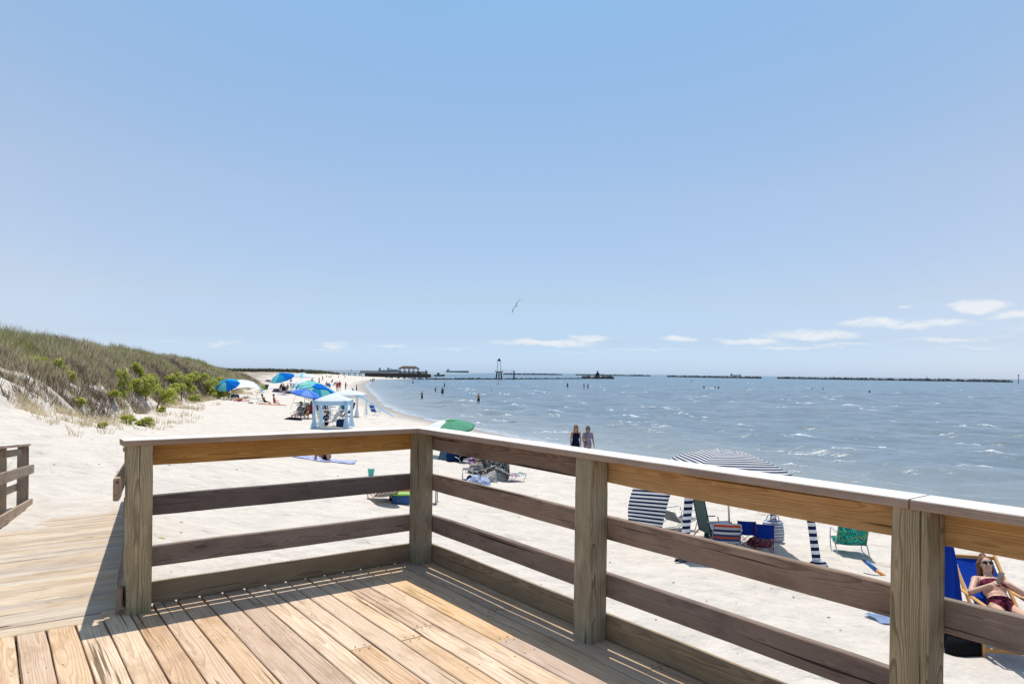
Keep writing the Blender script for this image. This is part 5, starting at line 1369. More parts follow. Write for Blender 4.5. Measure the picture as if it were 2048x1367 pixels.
m = MB(); bar(m, (-w_, bt.y, bt.z), (w_, bt.y, bt.z)); bar(m, (-w_ - .03, .34, .12), (w_ + .03, .34, .12)); bar(m, (-w_, .55, SEAT + .02), (w_, .55, SEAT + .02)); m.build('crossbar', WOODL, t)
pw, en, hd, bo = person('woman in maroon print bikini and sunglasses reclining in a wooden deck chair, holding a phone', W, WRZ, H=1.66, lean=1.0, hipL=(1.55, .16), hipR=(1.48, .10), kneeL=.35, kneeR=.30,
    armL=(1.25, .48), armR=(1.12, .52), foreL=(2.75, -.98), foreR=(2.70, -.98), skin='fair', hair=(.16, .07, .03), hairlen=.12, bun=True, voxel=.0075, fingers=True, hands=.75, ground=(0, .10, SEAT + .085), headnod=-.1, glasses=True,
    clothes=[('bikini_top', [('chest', .05, .62)], C_MAROON, .006), ('bikini_bottom', ['pelvis'], C_MAROON, .006), ('strap', [('chest', .62, .75)], C_MAROON, .004)])
hp = (en['handL'] + en['handR']) / 2
Mw = Matrix.Translation(W) @ Matrix.Rotation(WRZ, 4, 'Z')
ph = tag(MB().build('phone', plain('phone_case', (.30, .29, .28), .35)), 'grey phone held up in front of her face by the sunbathing woman', 'phone')
m = MB(); m.box((0, 0, 0), (.076, .009, .152), bevel=.004); bpy.data.objects.remove(ph); ph = m.build('phone', plain('phone_case', (.30, .29, .28), .35)); tag(ph, 'grey phone held up in front of her face by the sunbathing woman', 'phone')
ph.matrix_world = Mw @ Matrix.Translation(hp + Vector((0, .015, .055))) @ Matrix.Rotation(-.35, 4, 'X')
# tall furled blue umbrella next to her
p = Vector((5.66, 9.2, 0)); p.z = gz(p.x, p.y); t = thing('furled_umbrella', 'furled royal blue beach umbrella standing between the near post and the sunbathing woman', 'umbrella', p)
m = MB(); r_ = random.Random(2)
def fn(u, v):
    a = 2 * math.pi * u; r = (.05 + .12 * v ** .7) * (1 + .16 * math.sin(8 * a + .6 * v) + .05 * math.sin(3 * a)); return Vector((math.cos(a) * r * 1.15, math.sin(a) * r, 1.42 - .84 * v + .02 * math.sin(8 * a) * v))
m.grid(fn, 64, 14); m.build('canopy', BLUE, t, smooth=True); m = MB(); m.tube([(0, 0, -.4), (0, 0, 1.5)], .018, 8); m.build('pole', ALU, t, smooth=True)
p = P3(1928, 1308); bag('black zipped bag lying on sand below the furled blue umbrella', p, .35, (.5, .28, .26), cloth('black_bag', (.018, .018, .02)), seed=6)
p = P3(1905, 1290); bag('small black pouch hard against the larger black bag', p, .9, (.26, .2, .2), cloth('black_bag', (.018, .018, .02)), seed=7)

# two women strolling at the water's edge ------------------------------------------
def down(px, d): 
    x = (px - CX) / F_PX * d; return Vector((x, d, gz(x, d)))
pA = down(1153, 29.6); pB = down(1177, 29.9)
person('woman in navy tank top and sunglasses with long fair hair, walking along the shore', pA + Vector((0, 0, -.02)), R(-128 - 40), H=1.70, lean=-.03, hipL=(.35, .03), hipR=(-.28, .03), kneeL=.15, kneeR=.35, armL=(-.25, .22), armR=(.2, .22), skin='tan', hair=(.20, .12, .06), hairlen=.26, voxel=.016, glasses=True, headturn=-.45, group='women walking by the water',
    clothes=[('tank_top', ['abdomen', ('chest', -9, .95), ('pelvis', .2, 9)], C_NAVY, .014), ('shorts', SHORTS, C_NAVY, .016)])
person('woman with dark bob in mauve printed shirt walking right of the navy tank top', pB + Vector((0, 0, -.02)), R(-128 - 40), H=1.66, lean=-.03, hipL=(-.28, .03), hipR=(.35, .03), kneeL=.35, kneeR=.12, armL=(.2, .2), armR=(-.1, .16), foreR=(.7, -.2), skin='tan', hair=(.05, .032, .025), hairlen=.08, voxel=.016, glasses=True, headturn=-.4, group='women walking by the water',
    clothes=[('shirt', TEE, C_MAUVE, .016), ('skirt', SHORTS, C_MAUVE, .02)])

# piles of gear just beyond the corner post -------------------------------------------
DEN = cloth('denim_blue', (.11, .20, .29)); DNB = cloth('deep_blue', (.01, .04, .12)); BW = pattern_cloth('black_white_print', [(.02, .02, .02), (.6, .6, .58), (.015, .015, .018), (.04, .04, .04), (.45, .43, .4)], 12, kind='NOISE'); TIE = pattern_cloth('blue_white_dye', [(.75, .77, .8), (.2, .32, .6), (.65, .7, .8), (.06, .10, .3), (.5, .6, .78)], 10, kind='NOISE')
STRB = pattern_cloth('brown_stripe', [(.7, .66, .6), (.06, .05, .05), (.6, .56, .5), (.3, .18, .12), (.1, .09, .09)], 11, 2, .05, 'STRIPE'); PUR = pattern_cloth('purple_print', [(.15, .03, .16), (.08, .08, .35), (.6, .5, .6), (.2, .05, .2)], 12)
p = P3(910, 922); t = bag('blue and navy soft beach cabin bag lying under the green umbrella', p, .2, (.62, .42, .42), DNB, seed=9)
p = P3(892, 918); cloth_heap('denim blue bundle left of the navy bag under the green umbrella', p, (.6, .45, .5), DEN, 3, 'blanket_bundle', 'blanket')
p = P3(928, 924); beach_chair('dark folded sand chair right of the navy bag', p, R(35), C_BLACK, ALU, back=.5, seatz=.16, width=.5, recl=.9, arms=False)
p = P3(948, 928); cloth_heap('purple and blue towel heap between the folded chairs', p, (.5, .4, .34), PUR, 5, 'towel_heap', 'towel')
p = P3(965, 935); beach_chair('low brown and cream striped chair in the middle of the gear pile', p, R(-8), STRB, ALU, back=.62, seatz=.24, width=.55, recl=.4)
p = P3(986, 944); beach_chair('black chair with white print, tall back, right in the gear pile', p, R(-14), BW, DKM, back=.78, seatz=.28, width=.56, recl=.3)
p = P3(1005, 958); bag('upright black and white patterned backpack at the right of the gear pile', p, R(-20), (.42, .26, .62), BW, seed=11)
p = P3(956, 968); cloth_heap('tie-dyed blue and white towel dropped in front of the gear pile', p, (.75, .5, .30), TIE, 7, 'towel_heap', 'towel')
p = P3(976, 962); cloth_heap('grey and white crumpled clothes at the foot of the gear pile', p, (.6, .45, .3), pattern_cloth('grey_white', [(.6, .6, .58), (.2, .2, .2), (.5, .48, .45), (.08, .08, .08)], 14, kind='NOISE'), 9, 'clothes_heap', 'clothes')
p = P3(1020, 962); beach_chair('half-folded grey chair with a pink edge, lying rightmost in the gear pile', p, R(-60), pattern_cloth('grey_pink', [(.4, .42, .42), (.3, .32, .33), (.55, .18, .3), (.25, .28, .3)], 3.0, 1, .05, 'STRIPE'), ALU, back=.45, seatz=.18, width=.5, recl=1.0, arms=False)
p = P3(935, 958); t = thing('folding_stool', 'small bare folding stool frame left of the gear pile', 'stool', p)
m = MB()
for s in (-1, 1): m.tube([(s * .16, -.18, 0), (s * .16, .18, .34)], .011, 6); m.tube([(s * .15, .18, 0), (s * .15, -.18, .34)], .011, 6)
m.build('frame', ALU, t); m = MB(); m.grid(lambda u, v: Vector(((u - .5) * .34, (v - .5) * .36, .34 - .05 * math.sin(math.pi * v))), 4, 6); m.build('seat', C_GREY, t)
p = P3(990, 950); bag('large square black bag with white print standing behind the patterned backpack', p, R(-10), (.55, .32, .66), BW, seed=31)
p = P3(972, 938); bag('dark teal and black beach bag at the back of the gear pile', p, R(5), (.5, .3, .5), pattern_cloth('teal_black', [(.02, .02, .02), (.04, .16, .16), (.015, .015, .015), (.3, .25, .2)], 8, kind='NOISE'), seed=32)
p = P3(952, 945); cloth_heap('cream towel with brown folds in the centre left of the gear pile', p, (.6, .5, .42), STRB, 33, 'towel_heap', 'towel')
p = P3(992, 960); cloth_heap('pale grey towel bunched in front of the patterned backpack', p, (.7, .4, .32), pattern_cloth('grey_white', [], 14) if False else _mc['grey_white'], 34, 'towel_heap', 'towel')
p = P3(940, 962); cloth_heap('small navy bundle at the left tip of the tie-dyed towel', p, (.25, .22, .2), DNB, 35, 'clothes_heap', 'clothes')
p = P3(960, 950); beach_chair('folded steel-framed chair lying flat in the gear pile', p, R(60), C_GREY, ALU, back=.6, seatz=.15, width=.5, recl=1.2, arms=False)
# the second pile, seen under the corner rail
p = P3(768, 1004); beach_chair('folded wooden sand chair with striped cloth leaning in the near pile by the corner post', p, R(28), pattern_cloth('tan_stripe', [(.62, .60, .58), (.10, .08, .09), (.55, .52, .5), (.5, .28, .15), (.6, .58, .55)], 12, 0, .05, 'STRIPE'), WOODL, back=.5, seatz=.14, width=.5, recl=1.05, arms=False)
p = P3(802, 1006); cooler('blue soft cooler with lime green lid beside the corner post', p, .1, (.40, .28, .25), plain('cooler_blue', (.02, .09, .26), .5), plain('cooler_lime', (.27, .50, .10), .5))
p = P3(788, 1000); bag('small black bag squeezed between the folded chair and the blue cooler', p, .1, (.22, .22, .26), C_BLACK, seed=13)
p = P3(815, 990); cloth_heap('orange towel lying behind the blue and lime cooler', p + Vector((-.3, .5, 0)), (1.0, .4, .3), cloth('orange_towel', (.62, .30, .16)), 15, 'towel_heap', 'towel')
p = P3(872, 1006); t = thing('side_table', 'thin dark folding side table just right of the corner post', 'table', p + Vector((-.22, 0, 0)))
m = MB(); m.box((0, 0, .34), (.5, .38, .018)); m.build('table_top', ALU, t)
for sx in (-1, 1):
    for sy in (-1, 1): m = MB(); m.tube([(sx * .23, sy * .17, 0), (sx * .23, sy * .17, .34)], .012, 6); m.tube([(sx * .23 - .04, sy * .17, .008), (sx * .23 + .04, sy * .17, .008)], .01, 6); m.build('leg', DKM, t)
p = P3(742, 952); t = thing('toy_shovel', 'turquoise plastic sand toy standing in the sand left of the corner post', 'toy', p - Vector((0, 0, .12))); TQ = plain('turquoise_plastic', (.08, .48, .42), .4)
m = MB(); m.grid(lambda u, v: Vector(((u - .5) * .2 * (1 - .3 * v), -.03 * math.sin(math.pi * u), .34 - .22 * v)), 6, 6); m.build('blade', TQ, t); m = MB(); m.tube([(0, 0, -.1), (0, 0, .2)], .015, 6); m.build('handle', TQ, t)
# leaf litter by the deck
p = P3(318, 1075); cloth_heap('scrap of yellow-green seaweed on the sand close to the walkway post', p, (.16, .07, .02), plain('yellow_weed', (.40, .36, .10), .9), 17, 'seaweed', 'seaweed')

# green and white umbrella ------------------------------------------------------------
GRN = cloth('green_canvas', (.12, .34, .215), .06, .15); WHT = cloth('white_canvas', (.80, .82, .83), .04, .25)
du = 28.5; x_ = (903 - CX) / F_PX * du; g_ = gz(x_, du)
umbrella('beach umbrella with half green, half white panels showing above the corner rail', (x_, du, g_), [GRN, GRN, WHT, WHT, WHT, WHT, GRN, GRN], R_=1.0, H_=1.50, tilt=R(10), az=R(160), sag=.28, spin=R(-190))

# person lying on a towel --------------------------------------------------------------
BLT = pattern_cloth('blue_beach_towel', [(.35, .45, .75), (.6, .65, .8), (.15, .15, .45), (.5, .6, .8)], 9, kind='NOISE'); p = P3(650, 921)
towel('rumpled blue patterned towel under the person sitting near the left railing', p, .15, (2.0, 1.1), BLT, seed=8)
person('tanned person sitting on the blue towel beyond the left railing, knees drawn up', p + Vector((.0, .15, .03)), R(172), H=1.7, lean=.15, hipL=(2.0, .25), hipR=(1.95, .25), kneeL=2.1, kneeR=2.0, armL=(.8, .2), armR=(.8, .2), foreL=(1.3, -.3), foreR=(1.3, -.3), skin='tan', hair=(.07, .05, .04), voxel=.022, ground=(0, 0, .11), clothes=[('swimsuit', BRIEF, C_BLACK, .01)])
# ------------------------------------------------------------------ the crowd further along the beach
LB = cloth('pale_blue_canvas', (.40, .60, .78), .05, .35); PW_ = cloth('pale_white_canvas', (.78, .84, .88), .04, .3); CYB = cloth('cyan_canvas', (.03, .36, .68), .08, .25); DPB = cloth('bright_blue_canvas', (.008, .15, .58), .08, .2); TQC = cloth('aqua_canvas', (.20, .62, .64), .08, .3); MNT = cloth('mint_canvas', (.33, .70, .58), .08, .3); PER = cloth('periwinkle_canvas', (.09, .22, .70), .08, .2); PER2 = cloth('light_periwinkle', (.20, .36, .78), .08, .2)
# pale blue square cabana
def box_cabana(label, p, rz, w, h, roofm, legm, rise=.35, group=None, flare=.22, strap=None):
    t = thing('pop_up_cabana', label, 'cabana', p, rz, group); a = w / 2
    m = MB(); cs = [Vector((-a, -a, h)), Vector((a, -a, h)), Vector((a, a, h)), Vector((-a, a, h))]
    for i in range(4):
        A, B = cs[i], cs[(i + 1) % 4]
        m.grid(lambda u, v, A=A, B=B: Vector((A.lerp(B, u).x * v, A.lerp(B, u).y * v, h + rise * (1 - v ** 1.5) - .03 * math.sin(math.pi * u) * v)), 6, 8)
    m.build('canopy', roofm, t, smooth=True)
    m = MB()
    for i in range(4):
        A, B = cs[i], cs[(i + 1) % 4]
        m.grid(lambda u, v, A=A, B=B: A.lerp(B, u) * 1.004 + Vector((0, 0, -.03 * math.sin(math.pi * u) - .24 * v)), 6, 3)
    m.build('valance', legm, t)
    for c in cs:
        m = MB(); o = Vector((c.x, c.y, 0)).normalized(); sx = Vector((1, 0, 0)) * math.copysign(1, c.x)
        m.grid(lambda u, v, c=c: Vector((c.x, c.y, h * (1 - v))) + Vector((math.copysign(1, c.x), 0, 0)) * ((u - .75) * (.26 - .10 * math.sin(math.pi * v) + flare * max(0, v - .6) * 1.5)) + o * (.3 * max(0, v - .7)), 4, 12); m.build('leg_sleeve', legm, t, smooth=True)
        m = MB(); m.tube([c, (c.x, c.y, -.2)], .015, 6); m.build('pole', ALU, t)
    if strap:
        m = MB(); m.grid(lambda u, v: cs[1 if strap > 0 else 0] * (1 - v) + Vector((strap, -.2, .0)) * v + Vector((0, .3 * (u - .5), .0)), 2, 8); m.build('guy_strap', CYB, t)
    return t
p = on_land(658, 857); box_cabana('pale blue square cabana open on all sides, nearest on the far beach', p + Vector((0, .9, 0)), R(4), 1.85, 1.56, PW_, LB)
p2 = on_land(690, 832); box_cabana('white square cabana with a turquoise guy strap, just behind the pale blue one', p2 + Vector((.0, 1.0, 0)), R(-6), 2.2, 1.62, PW_, PW_, strap=3.6)
def bx(px, py, **k): return on_land(px, py)
# people and gear in and around the two cabanas
def sit(label, px, py, rz, cl=C_BLACK, skin='tan', hair=(.06, .045, .035), hat=None, low=.1, lean=.35, group=None, fem=True, hairlen=.1, leg=None, voxel=.028, shirt=True, H=1.65):
    p = on_land(px, py); lg = leg or ((1.35, .15), (1.35, .12), 1.0, .9)
    return person(label, p, rz, H=H, lean=lean, hipL=lg[0], hipR=lg[1], kneeL=lg[2], kneeR=lg[3], armL=(.5, .2), armR=(.45, .25), foreL=(1.2, -.1), foreR=(1.1, 0), skin=skin, hair=hair, hairlen=hairlen, hat=hat, voxel=voxel, fem=fem, ground=(0, 0, low + .10), group=group, clothes=[('top', TEE if shirt else ONEP, cl, .012), ('shorts', SHORTS if shirt else BRIEF, cl, .014)])
def stand(label, px, py, rz, cl, cl2=None, H=1.7, skin='tan', fem=False, stride=.1, hat=None, hair=(.06, .045, .035), group=None, water=0.0, arms=None, voxel=.032, wide=.08, base=None, hairlen=0.0, shirtless=False):
    p = base or (on_water(px, py) if water else on_land(px, py))
    a = arms or ((.1, .18), (-.1, .18))
    cs = []
    if cl is not None and not shirtless: cs.append(('shirt', TEE if not fem else ONEP, cl, .014))
    cs.append(('shorts', SHORTS if not fem else BRIEF, cl2 or cl, .016))
    return person(label, p, rz, H=H, hipL=(stride, wide), hipR=(-stride, wide), kneeL=.08, kneeR=.12, armL=a[0], armR=a[1], skin=skin, hair=hair, hat=hat, voxel=voxel, fem=fem, group=group, clothes=cs, sink=water, hairlen=hairlen)
STRAWH = plain('dark_hat', (.03, .03, .035), .9); TANH = plain('straw_hat', (.45, .36, .22), .9); WH = plain('white_hat', (.7, .7, .7), .9)
sit('person in dark blue shirt sitting on the sand inside the pale blue cabana', 652, 852, R(150), C_DKBLUE, low=.05, lean=.1)
p = on_land(645, 846); beach_chair('pale grey low chair inside the pale blue cabana', p, R(-20), cloth('pale_grey_cloth', (.45, .49, .52)), ALU, back=.6, seatz=.25)
p = on_land(666, 852); beach_chair('white-framed chair seen side-on at the right inside the pale blue cabana', p, R(80), cloth('pale_grey_cloth', (.45, .49, .52)), ALU, back=.7, seatz=.25)
p = on_land(683, 853); bag('dark navy bag at the right corner inside the pale blue cabana', p, 0, (.6, .35, .45), C_DKBLUE, seed=21)
p = on_land(641, 834); beach_chair('dark blue striped chair behind the pale blue cabana, left', p, R(-10), pattern_cloth('navy_white_chair', [(.015, .03, .08), (.015, .03, .08), (.6, .65, .7)], 5, 0, .05, 'STRIPE'), ALU, back=.8, seatz=.3)
p = on_land(652, 834); beach_chair('dark blue striped chair behind the pale blue cabana, right next to its twin', p, R(-12), pattern_cloth('navy_white_chair', [], 5) if False else _mc['navy_white_chair'], ALU, back=.8, seatz=.3)
sit('person in teal shirt and dark cap sitting behind the pale blue cabana', 685, 831, R(160), C_TEAL, hat=STRAWH, low=.3)
sit('person in dark top slumped in a chair right of the teal shirt', 701, 832, R(120), C_DKBLUE, low=.25, lean=.5)
p = on_land(748, 830); beach_chair('bright blue low chair with white trim alone near the waterline', p, R(-35), pattern_cloth('blue_panel', [(.01, .10, .42), (.01, .10, .42), (.01, .08, .35), (.55, .65, .8)], 3.2, 2, .05, 'STRIPE'), ALU, back=.75, seatz=.28, width=.6)
p = on_land(665, 838); t = thing('side_table', 'thin-legged table standing behind the pale blue cabana', 'table', p)
m = MB(); m.box((0, 0, .62), (1.5, .5, .03)); m.build('table_top', ALU, t)
for sx in (-1, 1): m = MB(); m.tube([(sx * .65, 0, 0), (sx * .65, 0, .62)], .02, 6); m.build('leg', DKM, t)
# periwinkle umbrella and its party
p = on_land(609, 836); umbrella('periwinkle blue beach umbrella tilted left of the pale blue cabana', p, [PER2, PER, PER2, PER], R_=1.02, H_=1.95, tilt=R(14), az=R(-100), sag=.30, spin=R(10))
p = on_land(579, 818); t = thing('umbrella_stake', 'slanting pale pole stuck in the sand left under the periwinkle umbrella', 'pole', p); m = MB(); m.tube([(0, 0, -.2), (.45, .1, 1.1)], .018, 6); m.build('shaft', ALU, t)
sit('person in grey with a wide dark hat under the periwinkle umbrella', 597, 838, R(150), C_GREY, hat=STRAWH, low=.28)
p = on_land(597, 838); beach_chair('grey-green chair under the periwinkle umbrella', p + Vector((0, .1, 0)), R(150), cloth('grey_green', (.17, .23, .2)), ALU, back=.6, seatz=.24)
sit('person in brown cover-up sitting in the middle under the periwinkle umbrella', 611, 838, R(170), cloth('brown_wrap', (.25, .14, .09)), low=.25)
sit('person in red top sitting just left of the pale blue cabana leg', 622, 836, R(190), C_RED, low=.3, skin='brown')
p = on_land(585, 839); cloth_heap('dark rumpled blanket on the sand left of the periwinkle umbrella party', p, (1.2, .5, .18), C_BLACK, 31, 'blanket', 'blanket')
# sun lovers on the open sand
sit('woman in black swimsuit leaning back in a patterned low chair on open sand', 530, 807, R(-60), C_BLACK, low=.12, lean=.5, shirt=False)
p = on_land(518, 806); beach_chair('black and white patterned low chair behind the woman in black', p, R(-70), BW, ALU, back=.5, seatz=.2)
sit('person in red shorts sitting upright right of the woman in black', 549, 808, R(-70), C_RED, low=.1, lean=.15, shirt=False, skin='fair')
p = on_land(545, 809); towel('coral striped towel under the pair on open sand', p, .3, (2.4, 1.0), cloth('coral_towel', (.62, .26, .18)), seed=12)
p = on_land(501, 806); cloth_heap('small dark shoes left beside the pair on open sand', p, (.5, .25, .12), C_BLACK, 33, 'shoes', 'shoes')
p = on_land(523, 785); beach_chair('lime green low chair, left of two empty chairs on open sand', p, R(160), cloth('lime_cloth', (.42, .46, .06)), ALU, back=.75, seatz=.3, width=.6)
p = on_land(531, 783); beach_chair('dark green low chair, right of two empty chairs on open sand', p, R(170), cloth('dark_green_cloth', (.05, .10, .07)), ALU, back=.75, seatz=.3, width=.6)
# blue umbrella and white tent against the dune
p = on_land(449, 800); umbrella('blue and cyan beach umbrella leaning low against the dune by the thick dark post', p + Vector((-.5, 2.0, 0)), [CYB, TQC, DPB, DPB, CYB, CYB, DPB, CYB], R_=1.2, H_=1.95, tilt=R(30), az=R(175), sag=.36, spin=R(20))
p = on_land(470, 796); t = thing('beach_tent', 'white and pale blue dome shade tent behind the leaning blue umbrella', 'tent', p + Vector((0, 2.5, 0)))
m = MB(); m.grid(lambda u, v: Vector((math.cos(math.pi * (.02 + .96 * u)) * -2.2 * (1 - .15 * v), -1.1 + 2.0 * v, 1.95 * math.sin(math.pi * (.06 + .88 * u)) ** .7 * (1 - .45 * v * v))), 16, 8, matfn=lambda u, v: 1 if u > .72 and v < .7 else 0); m.build('canopy', [cloth('tent_white', (.85, .87, .88), .03, .5), LB], t, smooth=True)
m = MB(); m.tube([(math.cos(math.pi * (.02 + .96 * k / 12)) * -2.2, -1.1, 1.95 * math.sin(math.pi * (.06 + .88 * k / 12)) ** .7) for k in range(13)], .02, 6); m.build('arch_pole', ALU, t)
person('sunbather with red shorts lying on the sand in front of the white tent', on_land(478, 803), R(-75), H=1.7, armL=(.3, .3), armR=(.3, .3), hipL=(.5, .15), kneeL=.9, skin='fair', voxel=.03, roll=Matrix.Rotation(math.pi / 2 - .1, 3, 'X'), fem=False, clothes=[('shorts', SHORTS, C_RED, .02)])
p = on_land(470, 796); bag('dark bag beside the sunbather in front of the white tent', p, .2, (.8, .4, .4), C_DKBLUE, seed=23)
p = on_land(491, 779); cloth_heap('dark towel with a reclining bundle on the slope above the white tent', p, (1.3, .6, .3), pattern_cloth('brown_bundle', [(.4, .25, .18), (.15, .1, .08), (.6, .5, .4)], 6), 35, 'towel_heap', 'towel')
# big tilted teal umbrella group
p = on_land(556, 778); umbrella('large teal and blue umbrella tilted low, furthest left in the crowd', p + Vector((0, 2.2, 0)), [CYB, TQC, CYB, DPB, DPB, TQC, CYB, CYB], R_=1.95, H_=2.55, tilt=R(22), az=R(150), sag=.42, spin=R(15))
sit('person with white cap seated in shade under the large teal umbrella', 561, 781, R(160), C_DKBLUE, hat=WH, low=.3)
sit('person in orange swimwear seated centre under the large teal umbrella', 566, 782, R(170), C_PINK, low=.3, shirt=False)
sit('bare-chested person seated right under the large teal umbrella', 575, 782, R(190), C_GREY, low=.3, shirt=False, fem=False, skin='fair')
p = on_land(555, 784); cloth_heap('dark pile of bags at the left edge of the large teal umbrella', p, (1.5, .8, .5), pattern_cloth('bag_mix', [(.02, .02, .03), (.12, .10, .12), (.03, .05, .12), (.3, .26, .24)], 5), 37, 'bag_pile', 'bag')
stand('person in long dark dress with red scarf standing right of the large teal umbrella', 582, 779, R(160), C_BLACK, fem=True, H=1.75)
p = on_land(536, 763); cloth_heap('dark reclining chair bundle left behind the large teal umbrella', p, (1.3, .6, .5), C_GREY, 38, 'chair_bundle', 'chair')
# big arched aqua shade
p = on_land(632, 812); umbrella('wide aqua, mint and blue umbrella arched low over two seated people', p + Vector((-.3, 1.4, 0)), [DPB, TQC, CYB, MNT, DPB, TQC, DPB, CYB], R_=1.95, H_=2.0, tilt=R(20), az=R(-5), sag=.42, spin=R(5))
p = on_land(600, 808); umbrella('mint and aqua umbrella overlapping the left side of the wide arched one', p + Vector((0, 3.0, 0)), [MNT, TQC, MNT, CYB], R_=1.35, H_=2.2, tilt=R(8), az=R(60), sag=.34)
sit('person in red shirt under the wide aqua umbrella, left', 622, 800, R(150), C_RED, low=.35)
sit('person in olive shirt under the wide aqua umbrella, right', 637, 806, R(170), C_GREEN, low=.35, fem=False)
p = on_land(630, 808); beach_chair('dark chair under the wide aqua umbrella', p, R(170), C_BLACK, DKM, back=.7, seatz=.3)
# white umbrellas and standing people behind
for px, py, rad_, h_, cols, lab in ((601, 787, 1.5, 2.0, [WHT], 'wide white umbrella just above the aqua ones'), (600, 766, 1.6, 2.1, [PW_, TQC], 'pale aqua and white umbrella in the row behind'), (583, 765, 1.5, 2.1, [PW_, CYB, PW_, LB], 'white and cyan umbrella behind the large teal one'), (617, 768, 1.6, 2.2, [WHT, PW_], 'round white umbrella right in the back row'), (606, 760, 1.7, 2.2, [LB, PW_], 'small pale blue umbrella furthest back')):
    p = on_land(px, py); umbrella(lab, p, cols, R_=rad_, H_=h_, tilt=R(5), az=R(px), sag=.36)
r_ = random.Random(3)
for px, py, cl, lab, hh in ((593, 784, cloth('violet_shirt', (.20, .10, .26)), 'person in violet shirt seated left under the wide white umbrella', 0), (606, 785, C_GREY, 'person in grey seated under the wide white umbrella', 0), (615, 786, C_BLACK, 'person in black seated right under the wide white umbrella', 0), (612, 776, C_DKBLUE, 'person in blue seated under the round white umbrella', 0)):
    sit(lab, px, py, R(150 + r_.uniform(-30, 40)), cl, low=.3, voxel=.04)
stand('tall tanned person standing right of the wide white umbrella', 624, 777, R(170), None, C_BLACK, shirtless=True, H=1.85)
stand('person in white shirt and dark trousers walking on mid beach', 638, 776, R(-40), C_WHITE, C_BLACK, stride=.3, H=1.8, hat=STRAWH)
stand('dark-clothed person bending near the person in white', 645, 763, R(90), C_GREEN, C_BLACK, stride=.25)
stand('left of two people in red shorts standing close together', 674, 783, R(170), None, C_RED, shirtless=True, skin='brown')
stand('right of two people in red, in red shirt and shorts', 679, 783, R(200), C_RED, C_RED, H=1.8)
stand('person with legs apart playing on the sand near the waterline', 691, 783, R(-60), C_GREEN, C_GREEN, wide=.35, arms=((1.3, .6), (.6, .8)))
sit('first of a small group resting by the waterline, leaning left', 703, 786, R(70), C_BLACK, low=.05, voxel=.035)
sit('second of the group by the waterline, in dark swimwear', 709, 789, R(-60), C_BLACK, low=.05, voxel=.035, skin='brown')
stand('standing figure with the group at the waterline', 713, 787, R(100), C_GREY, C_BLACK, stride=.2, H=1.5)
for px, py, lab in ((682, 794, 'dark figure crouched beside the white cabana'),):
    sit(lab, px, py, R(100), C_BLACK, low=.0)
for i, (px, py, lab, hh) in enumerate(((741, 764, 'child wading at the far bend of the shore', 1.2), (744.5, 766, 'middle figure wading at the far bend of the shore', 1.7), (748, 765, 'right figure wading at the far bend of the shore', 1.75))):
    stand(lab, px, py, R(150), C_BLACK, H=hh, skin='far', voxel=.045, water=.1)
for px, py, lab in ((653, 754, 'person sitting far back on the beach below the bank, left'), (658, 755, 'second person sitting far back below the bank'), (662, 754.5, 'third person sitting far back below the bank'), (677, 755, 'lone dark figure on the far sand below the pier'), (690, 755, 'pair of dark shapes seen as one reclining figure below the pier')):
    sit(lab, px, py, R(150), C_BLACK, low=.1, voxel=.05, skin='far')
for px, lab in ((603.5, 'dark figure standing high on the planted bank against the sea'),):
    d = 215; b_ = at_depth(px, 747.5, d); stand(lab, px, 0, R(150), C_BLACK, H=2.05, skin='brown', voxel=.045, base=Vector((b_.x, 372, 0)) if False else Vector((X_(px, 372), 372, gz(X_(px, 372), 372) + .0)))
# a few people on the pier
for px, lab in ((702, 'figure at the rail near the landward end of the pier'), (768, 'left figure leaning at the pier rail'), (772, 'figure beside another at the middle of the pier rail'), (778, 'stout figure on the pier just left of the shelter')):
    stand(lab, px, 0, R(150), C_DKBLUE, H=1.75, skin='far', voxel=.05, base=Vector((X_(px, 399), 399.3, ZW + 3.08)), group=None)
# more of the crowd packed around the umbrellas
for px, py, rz, cl, sk, lab in ((652, 771, 150, C_PINK, 'fair', 'person in coral swimwear seated between the far umbrellas and the pair in red'), (659, 776, 200, C_TEAL, 'tan', 'person in teal seated low, right of the wide aqua umbrella'), (589, 772, 160, C_WHITE, 'tan', 'person in white seated left behind the violet shirt'), (598, 773, 190, C_RED, 'brown', 'person in red seated behind the wide white umbrella'), (645, 783, 100, C_DKBLUE, 'tan', 'person in navy seated on the sand behind the wide aqua umbrella'), (571, 790, 150, C_GREY, 'fair', 'person in grey sitting in front of the large teal umbrella'), (628, 771, 150, C_PINK, 'tan', 'person in coral beside the tall tanned standing man'), (664, 765, 170, C_BLACK, 'far', 'small dark seated figure on the far middle beach')):
    sit(lab, px, py, R(rz), cl, skin=sk, low=.2, voxel=.045, shirt=cl not in (C_PINK,))
for px, py, rz, fab, lab in ((654, 775, 160, DPB, 'bright blue chair empty behind the wide aqua umbrella'), (585, 780, 150, TQC, 'aqua chair left of the violet shirt'), (568, 786, 200, C_BLACK, 'black chair in front of the large teal umbrella'), (668, 772, 140, C_GREY, 'grey chair on the sand left of the pair in red'), (603, 777, 170, CYB, 'cyan chair under the wide white umbrella')):
    p = on_land(px, py); beach_chair(lab, p, R(rz), fab, ALU, back=.7, seatz=.28, width=.58)
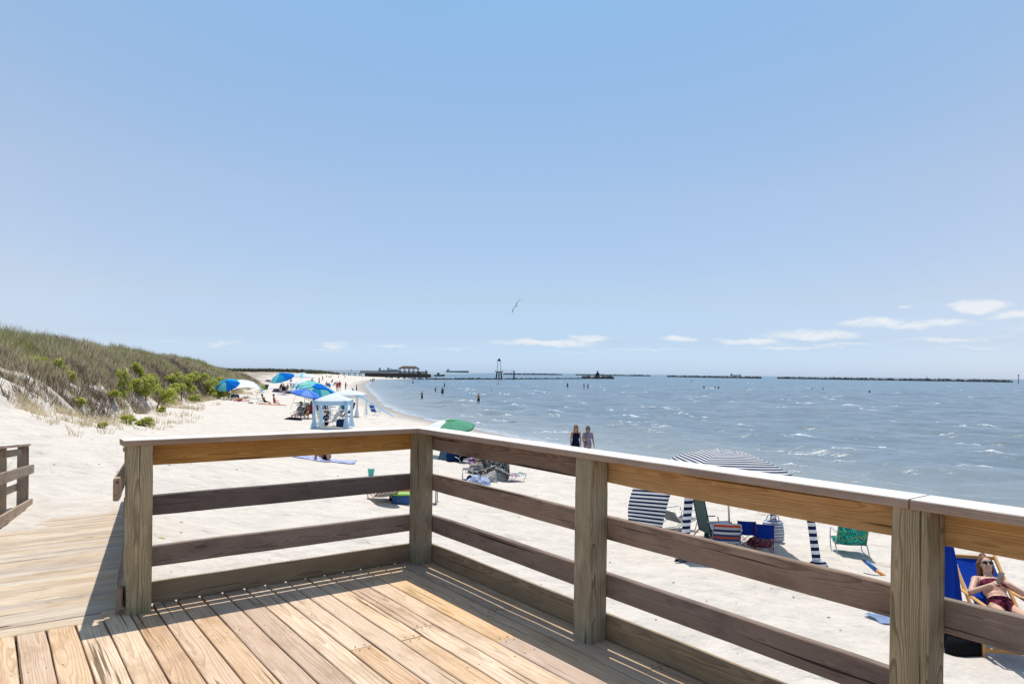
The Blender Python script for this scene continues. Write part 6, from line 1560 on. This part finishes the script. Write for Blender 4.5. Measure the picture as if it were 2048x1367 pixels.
for px, py, mat, lab, sz in ((578, 787, pattern_cloth('bag_mix', [], 5) if 'bag_mix' not in _mc else _mc['bag_mix'], 'mixed bags heaped right of the orange swimmer group', (1.4, .8, .45)), (610, 790, C_DKBLUE, 'navy bags under the mint umbrella', (1.1, .7, .4)), (640, 789, C_TEAL, 'teal towel bundle behind the wide aqua umbrella', (1.0, .6, .35)), (563, 789, BLT, 'blue towel spread before the large teal umbrella', (1.8, 1.0, .15))):
    cloth_heap(lab, on_land(px, py), sz, mat, px, 'bag_heap', 'bags')
# bathers
for px, py, dep, H_, lab, pose in ((844, 797, .55, 1.6, 'bather splashing with bent arms nearest the beach bend', 2), (871, 783, .75, 1.7, 'bather up to the waist, left of a standing couple of swimmers', 0), (885, 791, .35, 1.8, 'tall bather standing knee-deep in the middle of the bay', 0), (889, 774, .5, 1.75, 'bather standing further out, right behind the tall one', 0), (957, 805, .55, 1.75, 'bather standing alone thigh-deep with arms folded', 1), (983, 782, 1.38, 1.7, 'swimmer with only the head above water', 0), (997, 768, 1.0, 1.7, 'bather close in front of the light tower', 2), (826, 766, .9, 1.75, 'bather near the end of the pier', 0), (837, 765, 1.35, 1.7, 'head of a swimmer near the end of the pier', 0),
        (1135, 777, .15, 1.75, 'left of three upright waders in front of the outer jetty', 0), (1168, 778, .2, 1.75, 'middle of three upright waders in front of the outer jetty', 2), (1176, 778.5, .2, 1.75, 'right of three upright waders in front of the outer jetty', 0), (1408, 776, .9, 1.75, 'single bather left of a pair off the middle breakwater', 0), (1430, 776.5, .95, 1.7, 'left bather of a pair off the middle breakwater', 0), (1437, 776.5, .9, 1.75, 'right bather of a pair off the middle breakwater', 0), (1383, 763, .8, 1.7, 'tiny distant bather closest to the middle breakwater', 0), (1624, 778, 1.15, 1.7, 'low dark swimmer left of a pair near the longest breakwater', 0), (1646, 779, 1.0, 1.75, 'dark bather right of the low swimmer near the longest breakwater', 0), (1739, 785, .95, 1.7, 'bather furthest to the right in the bay', 0)):
    arms = ((.1, .15), (.0, .15)) if pose == 0 else (((.8, .3), (.8, .3)) if pose == 1 else ((1.5, .7), (.4, .9)))
    p = on_water(px, py)
    person(lab, p, R(random.uniform(120, 220)), H=H_, hipL=(.1, .08), hipR=(-.1, .08), armL=arms[0], armR=arms[1], foreL=(1.6, -.7) if pose == 1 else None, foreR=(1.6, -.7) if pose == 1 else None, skin='brown' if pose != 1 else 'tan', hair=(.03, .025, .02), voxel=.045 if p.y > 120 else .03, fem=False, sink=dep, clothes=[('swimwear', SHORTS, C_BLACK, .02)], group=None)
bpy.context.view_layer.update()
